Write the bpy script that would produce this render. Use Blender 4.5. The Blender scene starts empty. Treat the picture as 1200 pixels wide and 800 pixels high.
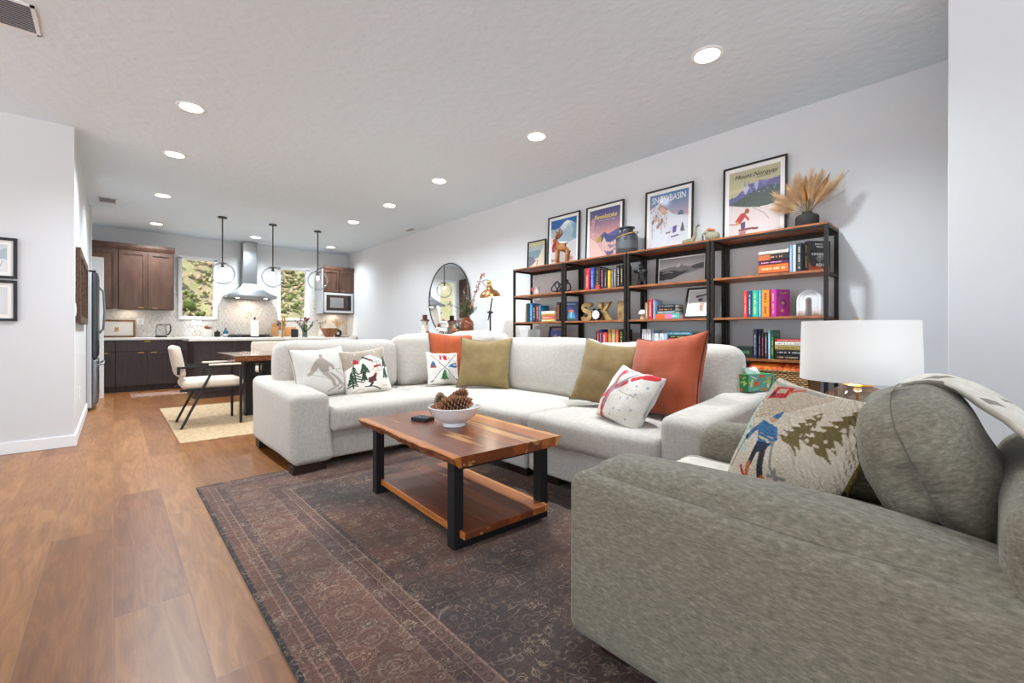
import bpy, bmesh, math, random
from mathutils import Vector, Matrix, noise
from math import sin, cos, pi, radians as R
sc = bpy.context.scene
COL = sc.collection
random.seed(7)

# ------------------------------------------------------------ colours and materials
def lin(c):
    return c/12.92 if c <= .04045 else ((c+.055)/1.055)**2.4
def hx(h, a=1.0):
    return tuple(lin(int(h[i:i+2], 16)/255) for i in (0, 2, 4)) + (a,)
MATS = {}
def newmat(name):
    m = bpy.data.materials.new(name); m.use_nodes = True
    nt = m.node_tree
    return m, nt, nt.nodes['Principled BSDF']
def nd(nt, t, **k):
    n = nt.nodes.new(t)
    for a, v in k.items():
        if a.startswith('i_'):
            n.inputs[a[2:].replace('_', ' ')].default_value = v
        else: setattr(n, a, v)
    return n
def mat(col, rough=.5, metal=0., bump=0., bscale=60., coat=0., emis=0., trans=0., ior=1.45, sheen=0., var=0., name=None, alpha=1.):
    key = (col, rough, metal, bump, bscale, coat, emis, trans, sheen, var, alpha)
    if key in MATS: return MATS[key]
    m, nt, p = newmat(name or 'surface_'+col)
    p.inputs['Base Color'].default_value = hx(col)
    p.inputs['Roughness'].default_value = rough
    p.inputs['Metallic'].default_value = metal
    p.inputs['Coat Weight'].default_value = coat
    p.inputs['IOR'].default_value = ior
    p.inputs['Transmission Weight'].default_value = trans
    p.inputs['Sheen Weight'].default_value = sheen
    p.inputs['Alpha'].default_value = alpha
    if emis:
        p.inputs['Emission Color'].default_value = hx(col)
        p.inputs['Emission Strength'].default_value = emis
    if bump or var:
        tc = nd(nt, 'ShaderNodeTexCoord')
        nz = nd(nt, 'ShaderNodeTexNoise'); nz.inputs['Scale'].default_value = bscale
        nz.inputs['Detail'].default_value = 4
        nt.links.new(tc.outputs['Object'], nz.inputs['Vector'])
        if bump:
            b = nd(nt, 'ShaderNodeBump'); b.inputs['Strength'].default_value = bump
            b.inputs['Distance'].default_value = .01
            nt.links.new(nz.outputs['Fac'], b.inputs['Height']); nt.links.new(b.outputs['Normal'], p.inputs['Normal'])
        if var:
            rp = nd(nt, 'ShaderNodeMapRange'); rp.inputs['To Min'].default_value = 1-var; rp.inputs['To Max'].default_value = 1+var
            rp.inputs['From Min'].default_value = .3; rp.inputs['From Max'].default_value = .7
            nt.links.new(nz.outputs['Fac'], rp.inputs['Value'])
            mx = nd(nt, 'ShaderNodeVectorMath', operation='SCALE'); mx.inputs[0].default_value = hx(col)[:3]
            nt.links.new(rp.outputs['Result'], mx.inputs['Scale']); nt.links.new(mx.outputs['Vector'], p.inputs['Base Color'])
    MATS[key] = m
    return m
def noise_ramp(nt, scale, stops, vec, detail=6, dist=0., rough=.5):
    nz = nd(nt, 'ShaderNodeTexNoise'); nz.inputs['Scale'].default_value = scale; nz.inputs['Detail'].default_value = detail
    nz.inputs['Distortion'].default_value = dist; nz.inputs['Roughness'].default_value = rough
    nt.links.new(vec, nz.inputs['Vector'])
    r = nd(nt, 'ShaderNodeValToRGB'); el = r.color_ramp.elements
    el[0].position, el[0].color = stops[0][0], hx(stops[0][1]); el[1].position, el[1].color = stops[-1][0], hx(stops[-1][1])
    for p_, c_ in stops[1:-1]:
        e = el.new(p_); e.color = hx(c_)
    nt.links.new(nz.outputs['Fac'], r.inputs['Fac'])
    return r, nz
def mapped(nt, scale=(1, 1, 1), rot=(0, 0, 0), src='Object'):
    tc = nd(nt, 'ShaderNodeTexCoord'); mp = nd(nt, 'ShaderNodeMapping')
    mp.inputs['Scale'].default_value = scale; mp.inputs['Rotation'].default_value = rot
    nt.links.new(tc.outputs[src], mp.inputs['Vector'])
    return mp.outputs['Vector']
def mixc(nt, a, b, fac, blend='MIX'):
    m = nd(nt, 'ShaderNodeMix', data_type='RGBA', blend_type=blend)
    for s, v in ((6, a), (7, b), (0, fac)):
        if hasattr(v, 'is_output') or isinstance(v, bpy.types.NodeSocket): nt.links.new(v, m.inputs[s])
        else: m.inputs[s].default_value = v if s == 0 else (hx(v) if isinstance(v, str) else v)
    return m.outputs[2]
def bump(nt, p, h, st=.3, d=.01):
    b = nd(nt, 'ShaderNodeBump'); b.inputs['Strength'].default_value = st; b.inputs['Distance'].default_value = d
    nt.links.new(h, b.inputs['Height']); nt.links.new(b.outputs['Normal'], p.inputs['Normal'])
def mathn(nt, op, a, b=None, c=None):
    m = nd(nt, 'ShaderNodeMath', operation=op)
    for i, v in enumerate((a, b, c)):
        if v is None: continue
        if isinstance(v, (int, float)): m.inputs[i].default_value = v
        else: nt.links.new(v, m.inputs[i])
    return m.outputs[0]

def wood(name, c1, c2, c3, scale=(1, 12, 12), ns=6, rough=.4, coat=0.):
    m, nt, p = newmat(name)
    v = mapped(nt, scale)
    r, nz = noise_ramp(nt, ns, [(.3, c1), (.5, c2), (.7, c3)], v, 8, .6)
    nt.links.new(r.outputs['Color'], p.inputs['Base Color'])
    p.inputs['Roughness'].default_value = rough; p.inputs['Coat Weight'].default_value = coat
    bump(nt, p, nz.outputs['Fac'], .08)
    return m
def fabric(name, c1, c2, weave=260, streak=(1, 1, 1), rough=.95, sheen=.2, bs=.35, c3=None):
    m, nt, p = newmat(name)
    v = mapped(nt, streak)
    r, nz = noise_ramp(nt, 9, [(.32, c1), (.68, c2)], v, 9, .0, .65)
    v2 = mapped(nt, (1, 1, 1))
    n2 = nd(nt, 'ShaderNodeTexNoise'); n2.inputs['Scale'].default_value = weave; n2.inputs['Detail'].default_value = 2
    nt.links.new(v2, n2.inputs['Vector'])
    f = mathn(nt, 'MULTIPLY_ADD', n2.outputs['Fac'], .5, .75)
    mx = nd(nt, 'ShaderNodeVectorMath', operation='SCALE')
    nt.links.new(r.outputs['Color'], mx.inputs[0]); nt.links.new(f, mx.inputs['Scale'])
    nt.links.new(mx.outputs['Vector'], p.inputs['Base Color'])
    p.inputs['Roughness'].default_value = rough; p.inputs['Sheen Weight'].default_value = sheen
    bump(nt, p, n2.outputs['Fac'], bs, .004)
    return m

# ------------------------------------------------------------ objects
def obj(name, bm, m, parent=None, smooth=None, loc=None, rot=None):
    me = bm if isinstance(bm, bpy.types.Mesh) else bpy.data.meshes.new(name)
    if not isinstance(bm, bpy.types.Mesh):
        bmesh.ops.recalc_face_normals(bm, faces=bm.faces[:])
        bm.to_mesh(me); bm.free()
    if smooth:
        me.polygons.foreach_set('use_smooth', [True]*len(me.polygons))
        if smooth < 179:
            try: me.set_sharp_from_angle(angle=R(smooth))
            except Exception: pass
    for k in (m if isinstance(m, (list, tuple)) else [m]):
        me.materials.append(k)
    o = bpy.data.objects.new(name, me); COL.objects.link(o)
    if parent is not None: o.parent = parent
    if loc is not None: o.location = loc
    if rot is not None: o.rotation_euler = rot
    return o
def tag(o, label, cat, group=None, kind=None):
    o['label'] = label; o['category'] = cat
    if group: o['group'] = group
    if kind: o['kind'] = kind
    return o
def struct(o):
    o['kind'] = 'structure'; return o
def thing(name, label, cat, loc=(0, 0, 0), rz=0, group=None, rot=None):
    o = bpy.data.objects.new(name, None); COL.objects.link(o)
    o.location = loc; o.rotation_euler = rot if rot else (0, 0, rz); o.empty_display_size = .1
    return tag(o, label, cat, group)
def copy_tree(o, parent=None):
    c = o.copy(); COL.objects.link(c); c.parent = parent
    for ch in list(o.children): copy_tree(ch, c)
    return c

# ------------------------------------------------------------ mesh pieces
def B(): return bmesh.new()
def box(bm, c, s, rot=None, mi=0, bev=0):
    r = bmesh.ops.create_cube(bm, size=1)
    M = Matrix.Translation(c) @ (rot if rot else Matrix.Identity(4)) @ Matrix.Diagonal((s[0], s[1], s[2], 1))
    bmesh.ops.transform(bm, matrix=M, verts=r['verts'])
    fs = {f for v in r['verts'] for f in v.link_faces}
    for f in fs: f.material_index = mi
    if bev:
        es = list({e for v in r['verts'] for e in v.link_edges})
        bmesh.ops.bevel(bm, geom=es, offset=bev, segments=2, affect='EDGES', profile=.5)
    return bm
def bb(bm, x0, x1, y0, y1, z0, z1, mi=0, bev=0):
    return box(bm, ((x0+x1)/2, (y0+y1)/2, (z0+z1)/2), (abs(x1-x0), abs(y1-y0), abs(z1-z0)), mi=mi, bev=bev)
def cyl(bm, p0, p1, r0, r1=None, n=16, mi=0, caps=True):
    p0, p1 = Vector(p0), Vector(p1); d = p1-p0
    if r1 is None: r1 = r0
    r = bmesh.ops.create_cone(bm, cap_ends=caps, segments=n, radius1=r0, radius2=max(r1, 1e-5), depth=d.length)
    q = d.to_track_quat('Z', 'Y').to_matrix().to_4x4()
    bmesh.ops.transform(bm, matrix=Matrix.Translation((p0+p1)/2) @ q, verts=r['verts'])
    for f in {f for v in r['verts'] for f in v.link_faces}: f.material_index = mi
    return bm
def ball(bm, c, r, s=(1, 1, 1), n=16, mi=0, rot=None):
    q = bmesh.ops.create_uvsphere(bm, u_segments=n, v_segments=max(6, n//2+2), radius=r)
    M = Matrix.Translation(c) @ (rot if rot else Matrix.Identity(4)) @ Matrix.Diagonal((s[0], s[1], s[2], 1))
    bmesh.ops.transform(bm, matrix=M, verts=q['verts'])
    for f in {f for v in q['verts'] for f in v.link_faces}: f.material_index = mi
    return bm
def lathe(bm, prof, c=(0, 0, 0), n=28, mi=0, closed=False):
    rings = []
    for r, z in prof:
        if r < 1e-5: rings.append([bm.verts.new((c[0], c[1], c[2]+z))])
        else: rings.append([bm.verts.new((c[0]+r*cos(2*pi*i/n), c[1]+r*sin(2*pi*i/n), c[2]+z)) for i in range(n)])
    if closed: rings.append(rings[0])
    for a, b in zip(rings, rings[1:]):
        for i in range(n):
            j = (i+1) % n
            if len(a) == 1 and len(b) == 1: continue
            if len(a) == 1: f = bm.faces.new((a[0], b[i], b[j]))
            elif len(b) == 1: f = bm.faces.new((a[i], a[j], b[0]))
            else: f = bm.faces.new((a[i], a[j], b[j], b[i]))
            f.material_index = mi
    return bm
def tube(bm, pts, r, n=8, mi=0, closed=False):
    pts = [Vector(p) for p in pts]; rs = r if isinstance(r, (list, tuple)) else [r]*len(pts)
    rings = []; N = len(pts); up = Vector((0, 0, 1)); prev = None
    for i, p in enumerate(pts):
        if closed: d = pts[(i+1) % N]-pts[i-1]
        else: d = pts[min(i+1, N-1)]-pts[max(i-1, 0)]
        d.normalize()
        if prev is None:
            a = d.cross(up)
            if a.length < .05: a = d.cross(Vector((1, 0, 0)))
        else: a = prev - d*prev.dot(d)
        a.normalize(); prev = a; b = d.cross(a)
        rings.append([bm.verts.new(p+(a*cos(2*pi*k/n)+b*sin(2*pi*k/n))*rs[i]) for k in range(n)])
    rr = rings+[rings[0]] if closed else rings
    for a, b in zip(rr, rr[1:]):
        for k in range(n):
            f = bm.faces.new((a[k], a[(k+1) % n], b[(k+1) % n], b[k])); f.material_index = mi
    if not closed:
        for q in (rings[0], rings[-1]):
            f = bm.faces.new(q); f.material_index = mi
    return bm
def prism(bm, poly, d0, d1, axis='y', mi=0):
    """extrude a 2D outline along an axis"""
    def P(a, b, t): return {'y': (a, t, b), 'x': (t, a, b), 'z': (a, b, t)}[axis]
    A = [bm.verts.new(P(a, b, d0)) for a, b in poly]; Bv = [bm.verts.new(P(a, b, d1)) for a, b in poly]
    fs = [bm.faces.new(A), bm.faces.new(Bv[::-1])]
    n = len(poly)
    for i in range(n): fs.append(bm.faces.new((A[i], Bv[i], Bv[(i+1) % n], A[(i+1) % n])))
    for f in fs: f.material_index = mi
    return bm
def bevel_all(bm, off, seg=3, ang=30):
    es = [e for e in bm.edges if len(e.link_faces) == 2 and e.calc_face_angle(0) > R(ang)]
    bmesh.ops.bevel(bm, geom=es, offset=off, segments=seg, affect='EDGES', profile=.6)
    return bm
def rbox(bm, c, s, r, k=4, m=8, fn=None, mi=0, rot=None):
    """soft box with rounded edges on a grid, optionally deformed by fn(point relative to centre, half size)"""
    h = [a/2 for a in s]; r = min(r, min(h)*.98)
    co = []
    for a in h:
        L = [-a + r*(1-math.tan(pi/4*(1-i/k))) for i in range(k)]
        L += [-(a-r) + 2*(a-r)*i/m for i in range(m+1)]
        L += [-x for x in L[:k]][::-1]
        co.append(L)
    N = len(co[0]); base = len(bm.verts); vs = {}
    def V(i, j, l):
        if (i, j, l) in vs: return vs[(i, j, l)]
        p = Vector((co[0][i], co[1][j], co[2][l]))
        q = Vector([max(-(h[t]-r), min(h[t]-r, p[t])) for t in range(3)])
        d = p-q
        if d.length > 1e-7: q = q + d.normalized()*r
        if fn: q = Vector(fn(q, h))
        if rot: q = rot @ q
        v = bm.verts.new(q+Vector(c)); vs[(i, j, l)] = v
        return v
    E = N-1
    for a in range(E):
        for b in range(E):
            for quad in (((a, b, 0), (a+1, b, 0), (a+1, b+1, 0), (a, b+1, 0)), ((a, b, E), (a+1, b, E), (a+1, b+1, E), (a, b+1, E)),
                         ((a, 0, b), (a+1, 0, b), (a+1, 0, b+1), (a, 0, b+1)), ((a, E, b), (a+1, E, b), (a+1, E, b+1), (a, E, b+1)),
                         ((0, a, b), (0, a+1, b), (0, a+1, b+1), (0, a, b+1)), ((E, a, b), (E, a+1, b), (E, a+1, b+1), (E, a, b+1))):
                try:
                    f = bm.faces.new([V(*t) for t in quad]); f.material_index = mi
                except ValueError: pass
    return bm
def soft(bz=.03, side=.015, wr=.006, seed=0, ws=4.):
    """plump cushion deformation"""
    def fn(q, h):
        a = [1-min(1, abs(q[t]/h[t]))**2.2 for t in range(3)]
        p = Vector(q)
        p.z += math.copysign(bz, q.z)*a[0]*a[1]*min(1, abs(q.z)/h[2])
        p.x += math.copysign(side, q.x)*a[1]*a[2]*min(1, abs(q.x)/h[0])
        p.y += math.copysign(side, q.y)*a[0]*a[2]*min(1, abs(q.y)/h[1])
        nv = noise.noise_vector(Vector(q)*ws+Vector((seed*7.3, seed, 0)))
        return p + nv*wr
    return fn

# ------------------------------------------------------------ pictures drawn as coloured shapes
def inpoly(x, y, P):
    c = False; j = len(P)-1
    for i in range(len(P)):
        xi, yi = P[i]; xj, yj = P[j]
        if (yi > y) != (yj > y) and x < (xj-xi)*(y-yi)/(yj-yi)+xi: c = not c
        j = i
    return c
def seg(x, y, a, b, w):
    ax, ay = a; bx, by = b; dx, dy = bx-ax, by-ay; L = dx*dx+dy*dy
    t = 0 if L == 0 else max(0, min(1, ((x-ax)*dx+(y-ay)*dy)/L))
    return (x-ax-t*dx)**2+(y-ay-t*dy)**2 < w*w
def prep(shapes):
    out = []
    for s in shapes:
        k = s[0]
        if k == 'p': xs = [q[0] for q in s[2]]; ys = [q[1] for q in s[2]]; bbx = (min(xs), max(xs), min(ys), max(ys))
        elif k == 'e': bbx = (s[2]-s[4], s[2]+s[4], s[3]-s[5], s[3]+s[5])
        elif k == 'l':
            xs = [q[0] for q in s[2]]; ys = [q[1] for q in s[2]]; w = s[3]; bbx = (min(xs)-w, max(xs)+w, min(ys)-w, max(ys)+w)
        else: bbx = (-9, 9, -9, 9)
        out.append((k, None if k == 'f' else hx(s[1]), bbx, s[2:] if k != 'f' else s[1:]))
    return out
def paint(x, y, bg, sh):
    c = bg
    for k, col, q, a in sh:
        if x < q[0] or x > q[1] or y < q[2] or y > q[3]: continue
        if k == 'p':
            if inpoly(x, y, a[0]): c = col
        elif k == 'e':
            if ((x-a[0])/a[2])**2+((y-a[1])/a[3])**2 < 1: c = col
        elif k == 'l':
            if any(seg(x, y, a[0][i], a[0][i+1], a[1]) for i in range(len(a[0])-1)): c = col
        else:
            v = a[0](x, y)
            if v: c = hx(v)
    return c
def grad(c0, c1, y0, y1, x0=-1, x1=2):
    def f(x, y):
        if y < y0 or y > y1 or x < x0 or x > x1: return None
        t = (y-y0)/(y1-y0)
        return ''.join('%02x' % int(int(c0[i:i+2], 16)*(1-t)+int(c1[i:i+2], 16)*t) for i in (0, 2, 4))
    return ('f', f)
def attr_mat(name, rough=.9, bs=0., weave=200, coat=0., sheen=0.):
    m, nt, p = newmat(name)
    a = nd(nt, 'ShaderNodeAttribute'); a.attribute_name = 'Col'
    p.inputs['Roughness'].default_value = rough; p.inputs['Coat Weight'].default_value = coat; p.inputs['Sheen Weight'].default_value = sheen
    p.inputs['Coat Roughness'].default_value = .08
    if bs:
        v = mapped(nt); n2 = nd(nt, 'ShaderNodeTexNoise'); n2.inputs['Scale'].default_value = weave; n2.inputs['Detail'].default_value = 3
        nt.links.new(v, n2.inputs['Vector'])
        f = mathn(nt, 'MULTIPLY_ADD', n2.outputs['Fac'], .4, .8)
        mx = nd(nt, 'ShaderNodeVectorMath', operation='SCALE')
        nt.links.new(a.outputs['Color'], mx.inputs[0]); nt.links.new(f, mx.inputs['Scale'])
        nt.links.new(mx.outputs['Vector'], p.inputs['Base Color'])
        bump(nt, p, n2.outputs['Fac'], bs, .006)
    else:
        mx = nd(nt, 'ShaderNodeVectorMath', operation='SCALE'); mx.inputs['Scale'].default_value = .82
        nt.links.new(a.outputs['Color'], mx.inputs[0]); nt.links.new(mx.outputs['Vector'], p.inputs['Base Color'])
    return m
M_PRINT = attr_mat('printed_paper', .5, coat=.35)
M_MATTE = attr_mat('painted_print', .7)
def picture_mesh(name, w, h, bg, shapes, nx, ny, th=.002):
    """a printed sheet, w wide (local x) and h high (local z), face towards -y, real thickness"""
    sh = prep(shapes); bgc = hx(bg)
    bm = B(); lay = bm.verts.layers.float_color.new('Col'); g = []
    for j in range(ny+1):
        row = []
        for i in range(nx+1):
            u, v = i/nx, j/ny
            q = bm.verts.new((w*(u-.5), 0, h*v)); q[lay] = paint(u, v, bgc, sh); row.append(q)
        g.append(row)
    for j in range(ny):
        for i in range(nx): bm.faces.new((g[j][i], g[j][i+1], g[j+1][i+1], g[j+1][i]))
    bk = [bm.verts.new((x, th, z)) for x, z in ((-w/2, 0), (w/2, 0), (w/2, h), (-w/2, h))]
    for q in bk: q[lay] = bgc
    bm.faces.new(bk[::-1])
    me = bpy.data.meshes.new(name); bm.to_mesh(me); bm.free()
    return me
def text_bm(s, size, depth=.0006, shear=0., sx=1.):
    """lettering as solid shapes: local x along the words, z up, face towards -y; centred"""
    cu = bpy.data.curves.new('lettering', 'FONT'); cu.body = s; cu.size = size; cu.extrude = depth
    cu.align_x = 'CENTER'; cu.align_y = 'CENTER'; cu.shear = shear
    cu.resolution_u = 3
    o = bpy.data.objects.new('lettering', cu); COL.objects.link(o)
    dg = bpy.context.evaluated_depsgraph_get()
    me = bpy.data.meshes.new_from_object(o.evaluated_get(dg))
    bpy.data.objects.remove(o); bm = B(); bm.from_mesh(me); bpy.data.meshes.remove(me)
    bmesh.ops.transform(bm, matrix=Matrix.Rotation(pi/2, 4, 'X') @ Matrix.Diagonal((sx, 1, 1, 1)), verts=bm.verts[:])
    return bm
def text(s, size, col, parent, loc, rot=(0, 0, 0), shear=0., sx=1., name='lettering'):
    return obj(name, text_bm(s, size, shear=shear, sx=sx), mat(col, .6), parent, loc=loc, rot=rot)
EXPO = 0.38; WORLD = 1.8; SUN = 10.0; SPOTW = 180; LAMP = 1.5
# ============================================================ camera
H = 2.86; XR = 4.155; YB = 10.45; XL = -.26
cam = bpy.data.cameras.new('camera'); cam.sensor_width = 36; cam.lens = 36*512/1200; cam.shift_y = -12/1200; cam.clip_start = .02
co = bpy.data.objects.new('camera', cam); COL.objects.link(co); co.location = (0, 0, 1.03)
co.rotation_euler = (pi/2, 0, -math.atan(467/512)); sc.camera = co
sc.view_settings.view_transform = 'Standard'; sc.view_settings.look = 'None'; sc.view_settings.gamma = 1
sc.view_settings.exposure = EXPO; sc.view_settings.use_curve_mapping = False
sc.cycles.max_bounces = 8; sc.cycles.diffuse_bounces = 5; sc.cycles.glossy_bounces = 3; sc.cycles.transmission_bounces = 6
sc.cycles.transparent_max_bounces = 12; sc.cycles.sample_clamp_indirect = 6; sc.cycles.caustics_reflective = False; sc.cycles.caustics_refractive = False
# ============================================================ daylight
w = bpy.data.worlds.new('daylight'); sc.world = w; w.use_nodes = True
bg = w.node_tree.nodes['Background']; bg.inputs['Color'].default_value = (.82, .91, 1, 1); bg.inputs['Strength'].default_value = WORLD
def light(kind, name, loc, energy, col=(1, 1, 1), size=.1, rot=None, **k):
    l = bpy.data.lights.new(name, kind); l.energy = energy; l.color = col
    if kind == 'AREA': l.shape = 'DISK' if 'sy' not in k else 'RECTANGLE'; l.size = size; l.size_y = k.get('sy', size)
    elif kind == 'SUN': l.angle = .02
    else: l.shadow_soft_size = size
    if kind == 'SPOT': l.spot_size = k.get('spot', 2.4); l.spot_blend = .9
    o = bpy.data.objects.new(name, l); COL.objects.link(o); o.location = loc
    if rot: o.rotation_euler = rot
    return o
light('SUN', 'sun', (0, 0, 20), SUN, (1, .97, .94), rot=(0, R(-34), R(-12)))

# ============================================================ materials of the setting
def m_floor():
    m, nt, p = newmat('oak_planks')
    v = mapped(nt, (1, 1, 1), (0, 0, pi/2))
    br = nd(nt, 'ShaderNodeTexBrick', offset=.37, offset_frequency=2)
    for k, x in (('Scale', 1), ('Brick Width', 1.55), ('Row Height', .225), ('Mortar Size', .0022), ('Mortar Smooth', .3), ('Bias', 0)): br.inputs[k].default_value = x
    br.inputs['Color1'].default_value = (0, 0, 0, 1); br.inputs['Color2'].default_value = (1, 1, 1, 1); br.inputs['Mortar'].default_value = (.5, .5, .5, 1)
    nt.links.new(v, br.inputs['Vector'])
    v2 = mapped(nt, (7, .9, 7))
    # each board shifts the grain
    ad = nd(nt, 'ShaderNodeVectorMath', operation='MULTIPLY_ADD'); nt.links.new(br.outputs['Color'], ad.inputs[0]); ad.inputs[1].default_value = (9, 13, 3); nt.links.new(v2, ad.inputs[2])
    r, nz = noise_ramp(nt, 2.2, [(.28, '7a502a'), (.48, '8c6036'), (.62, '9e7044'), (.8, '704624')], ad.outputs['Vector'], 9, 1.3, .6)
    tone = nd(nt, 'ShaderNodeValToRGB'); e = tone.color_ramp.elements; e[0].color = hx('d6bfae'); e[1].color = hx('fff8f0'); nt.links.new(br.outputs['Color'], tone.inputs['Fac'])
    c = mixc(nt, r.outputs['Color'], tone.outputs['Color'], 1., 'MULTIPLY')
    c = mixc(nt, c, '7a5a42', mathn(nt, 'MULTIPLY', br.outputs['Fac'], .6))
    nt.links.new(c, p.inputs['Base Color'])
    v3 = mapped(nt, (60, 3, 60)); n3 = nd(nt, 'ShaderNodeTexNoise'); n3.inputs['Scale'].default_value = 2; nt.links.new(v3, n3.inputs['Vector'])
    hgt = mathn(nt, 'SUBTRACT', mathn(nt, 'MULTIPLY', n3.outputs['Fac'], .25), br.outputs['Fac'])
    bump(nt, p, hgt, .35, .003)
    nt.links.new(mathn(nt, 'MULTIPLY_ADD', n3.outputs['Fac'], .25, .22), p.inputs['Roughness'])
    return m
def m_tiles():
    m, nt, p = newmat('marble_picket_tiles')
    v = mapped(nt, (1, 1, 1), (R(90), 0, 0)); v = mapped(nt, (1, 1, 1))
    sx = nd(nt, 'ShaderNodeSeparateXYZ'); nt.links.new(v, sx.inputs[0])
    cb = nd(nt, 'ShaderNodeCombineXYZ'); nt.links.new(sx.outputs['Z'], cb.inputs['X']); nt.links.new(sx.outputs['X'], cb.inputs['Y'])
    # elongated hexagons: nearest centre of two interleaved grids
    def cell(ox, oy):
        a = mathn(nt, 'SUBTRACT', mathn(nt, 'FRACT', mathn(nt, 'ADD', mathn(nt, 'DIVIDE', sx.outputs['X'], .075), ox)), .5)
        b = mathn(nt, 'SUBTRACT', mathn(nt, 'FRACT', mathn(nt, 'ADD', mathn(nt, 'DIVIDE', sx.outputs['Z'], .15), oy)), .5)
        a = mathn(nt, 'ABSOLUTE', a); b = mathn(nt, 'ABSOLUTE', b)
        return mathn(nt, 'MAXIMUM', mathn(nt, 'MULTIPLY', a, 1.0), mathn(nt, 'ADD', mathn(nt, 'MULTIPLY', a, .5), mathn(nt, 'MULTIPLY', b, 1.0)))
    d1, d2 = cell(0, 0), cell(.5, .5)
    dmin = mathn(nt, 'MINIMUM', d1, d2); edge = mathn(nt, 'ABSOLUTE', mathn(nt, 'SUBTRACT', d1, d2))
    line = mathn(nt, 'LESS_THAN', edge, .035)
    r, nz = noise_ramp(nt, 11, [(.25, 'c4c0ba'), (.5, 'd8d4ce'), (.66, 'd0c6ba'), (.78, '9a8c80')], v, 7, 1.2, .62)
    r2, _ = noise_ramp(nt, 17, [(.0, 'ffffff'), (.60, 'ffffff'), (.65, '6f625a'), (.70, 'ffffff')], v, 3, 2.)
    c = mixc(nt, r.outputs['Color'], r2.outputs['Color'], .8, 'MULTIPLY')
    c = mixc(nt, c, 'b5aea5', line)
    nt.links.new(c, p.inputs['Base Color']); p.inputs['Roughness'].default_value = .3
    return m
M_wall = mat('d6d8da', .85, bump=.02, bscale=120, name='painted_wall')
M_ceil = mat('e0edf6', .9, bump=.5, bscale=14, name='textured_ceiling')
M_trim = mat('eceef0', .5, name='white_trim')
M_black = mat('17171a', .45, name='black_metal')
M_blackmat = mat('1d1d1f', .6, metal=.3, name='black_steel')
M_steel = mat('8f9295', .36, metal=1., name='brushed_steel')
M_brass = mat('c79a4a', .28, metal=1., name='brass')
M_dark = wood('dark_stained_cabinet_wood', '40291f', '4c3327', '583e30', (5, 5, 1), 3, .42)
M_base = wood('espresso_cabinet_wood', '2e2424', '392c2c', '443434', (9, 9, 1), 4, .4)
def m_glass(name, fres=.1, tint='ffffff', gl=.02, edge=.6):
    m = bpy.data.materials.new(name); m.use_nodes = True; nt = m.node_tree; nt.nodes.clear()
    o = nd(nt, 'ShaderNodeOutputMaterial'); t = nd(nt, 'ShaderNodeBsdfTransparent'); g = nd(nt, 'ShaderNodeBsdfGlossy'); mx = nd(nt, 'ShaderNodeMixShader')
    lw = nd(nt, 'ShaderNodeLayerWeight'); lw.inputs['Blend'].default_value = fres
    t.inputs['Color'].default_value = hx(tint); g.inputs['Roughness'].default_value = gl
    nt.links.new(mathn(nt, 'MULTIPLY', lw.outputs['Fresnel'], edge), mx.inputs['Fac']); nt.links.new(t.outputs[0], mx.inputs[1]); nt.links.new(g.outputs[0], mx.inputs[2]); nt.links.new(mx.outputs[0], o.inputs['Surface'])
    return m
M_pane = m_glass('window_glass', .1); M_globe = m_glass('clear_globe_glass', .16, 'fdfdfd', edge=.6)
M_glow = mat('fff1dc', .5, emis=14, name='lit_lens'); M_bulb = mat('ffe2b8', .5, emis=9, name='lit_bulb')

# ============================================================ room shell
struct(obj('floor', bb(B(), -4.6, 4.4, -4.6, 10.7, -.1, 0), m_floor()))
struct(obj('ceiling', bb(B(), -4.6, 4.4, -4.6, 10.7, H, H+.15), M_ceil))
struct(obj('ground', bb(B(), -60, 60, -60, 12.0, -.35, -.12), mat('d4d6d8', .9, name='pale_bounce_ground')))  # unseen pale ground, added to bounce sunlight up onto the ceiling
struct(obj('wall_right', bb(B(), XR, XR+.15, .1, 10.6, 0, H), M_wall))
struct(obj('wall_near_right', bb(B(), 3.3, 4.3, -5, .155, 0, H, bev=.004), M_wall))
b = B()
WIN = [(.94, 1.51, 1.29, 2.45), (2.66, 3.25, 1.30, 2.42)]
bb(b, -3, 4.3, YB, YB+.14, 0, 1.29); bb(b, -3, 4.3, YB, YB+.14, 2.45, H)
bb(b, -3, .94, YB, YB+.14, 1.29, 2.45); bb(b, 1.51, 2.66, YB, YB+.14, 1.29, 2.45); bb(b, 3.25, 4.3, YB, YB+.14, 1.29, 2.45)
struct(obj('wall_back', b, M_wall))
b = B(); bb(b, -4.6, XL, 5.55, 7.84, 0, H); bb(b, -4.6, -1.10, 7.84, 8.78, 0, H); bb(b, -1.10, XL, 7.84, 8.78, 1.86, H); bb(b, -3, -.235, 8.78, 8.9, 0, H)
struct(obj('wall_left', b, M_wall))
b = B(); bb(b, -2.2, XL-.002, 5.535, 5.555, 0, .10, bev=.004); bb(b, XL-.01, XL+.014, 5.535, 7.86, 0, .10, bev=.004)
struct(obj('baseboard_left', b, M_trim))
struct(obj('baseboard_right', bb(B(), XR-.015, XR+.01, .16, 9.8, 0, .10, bev=.004), M_trim))
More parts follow.
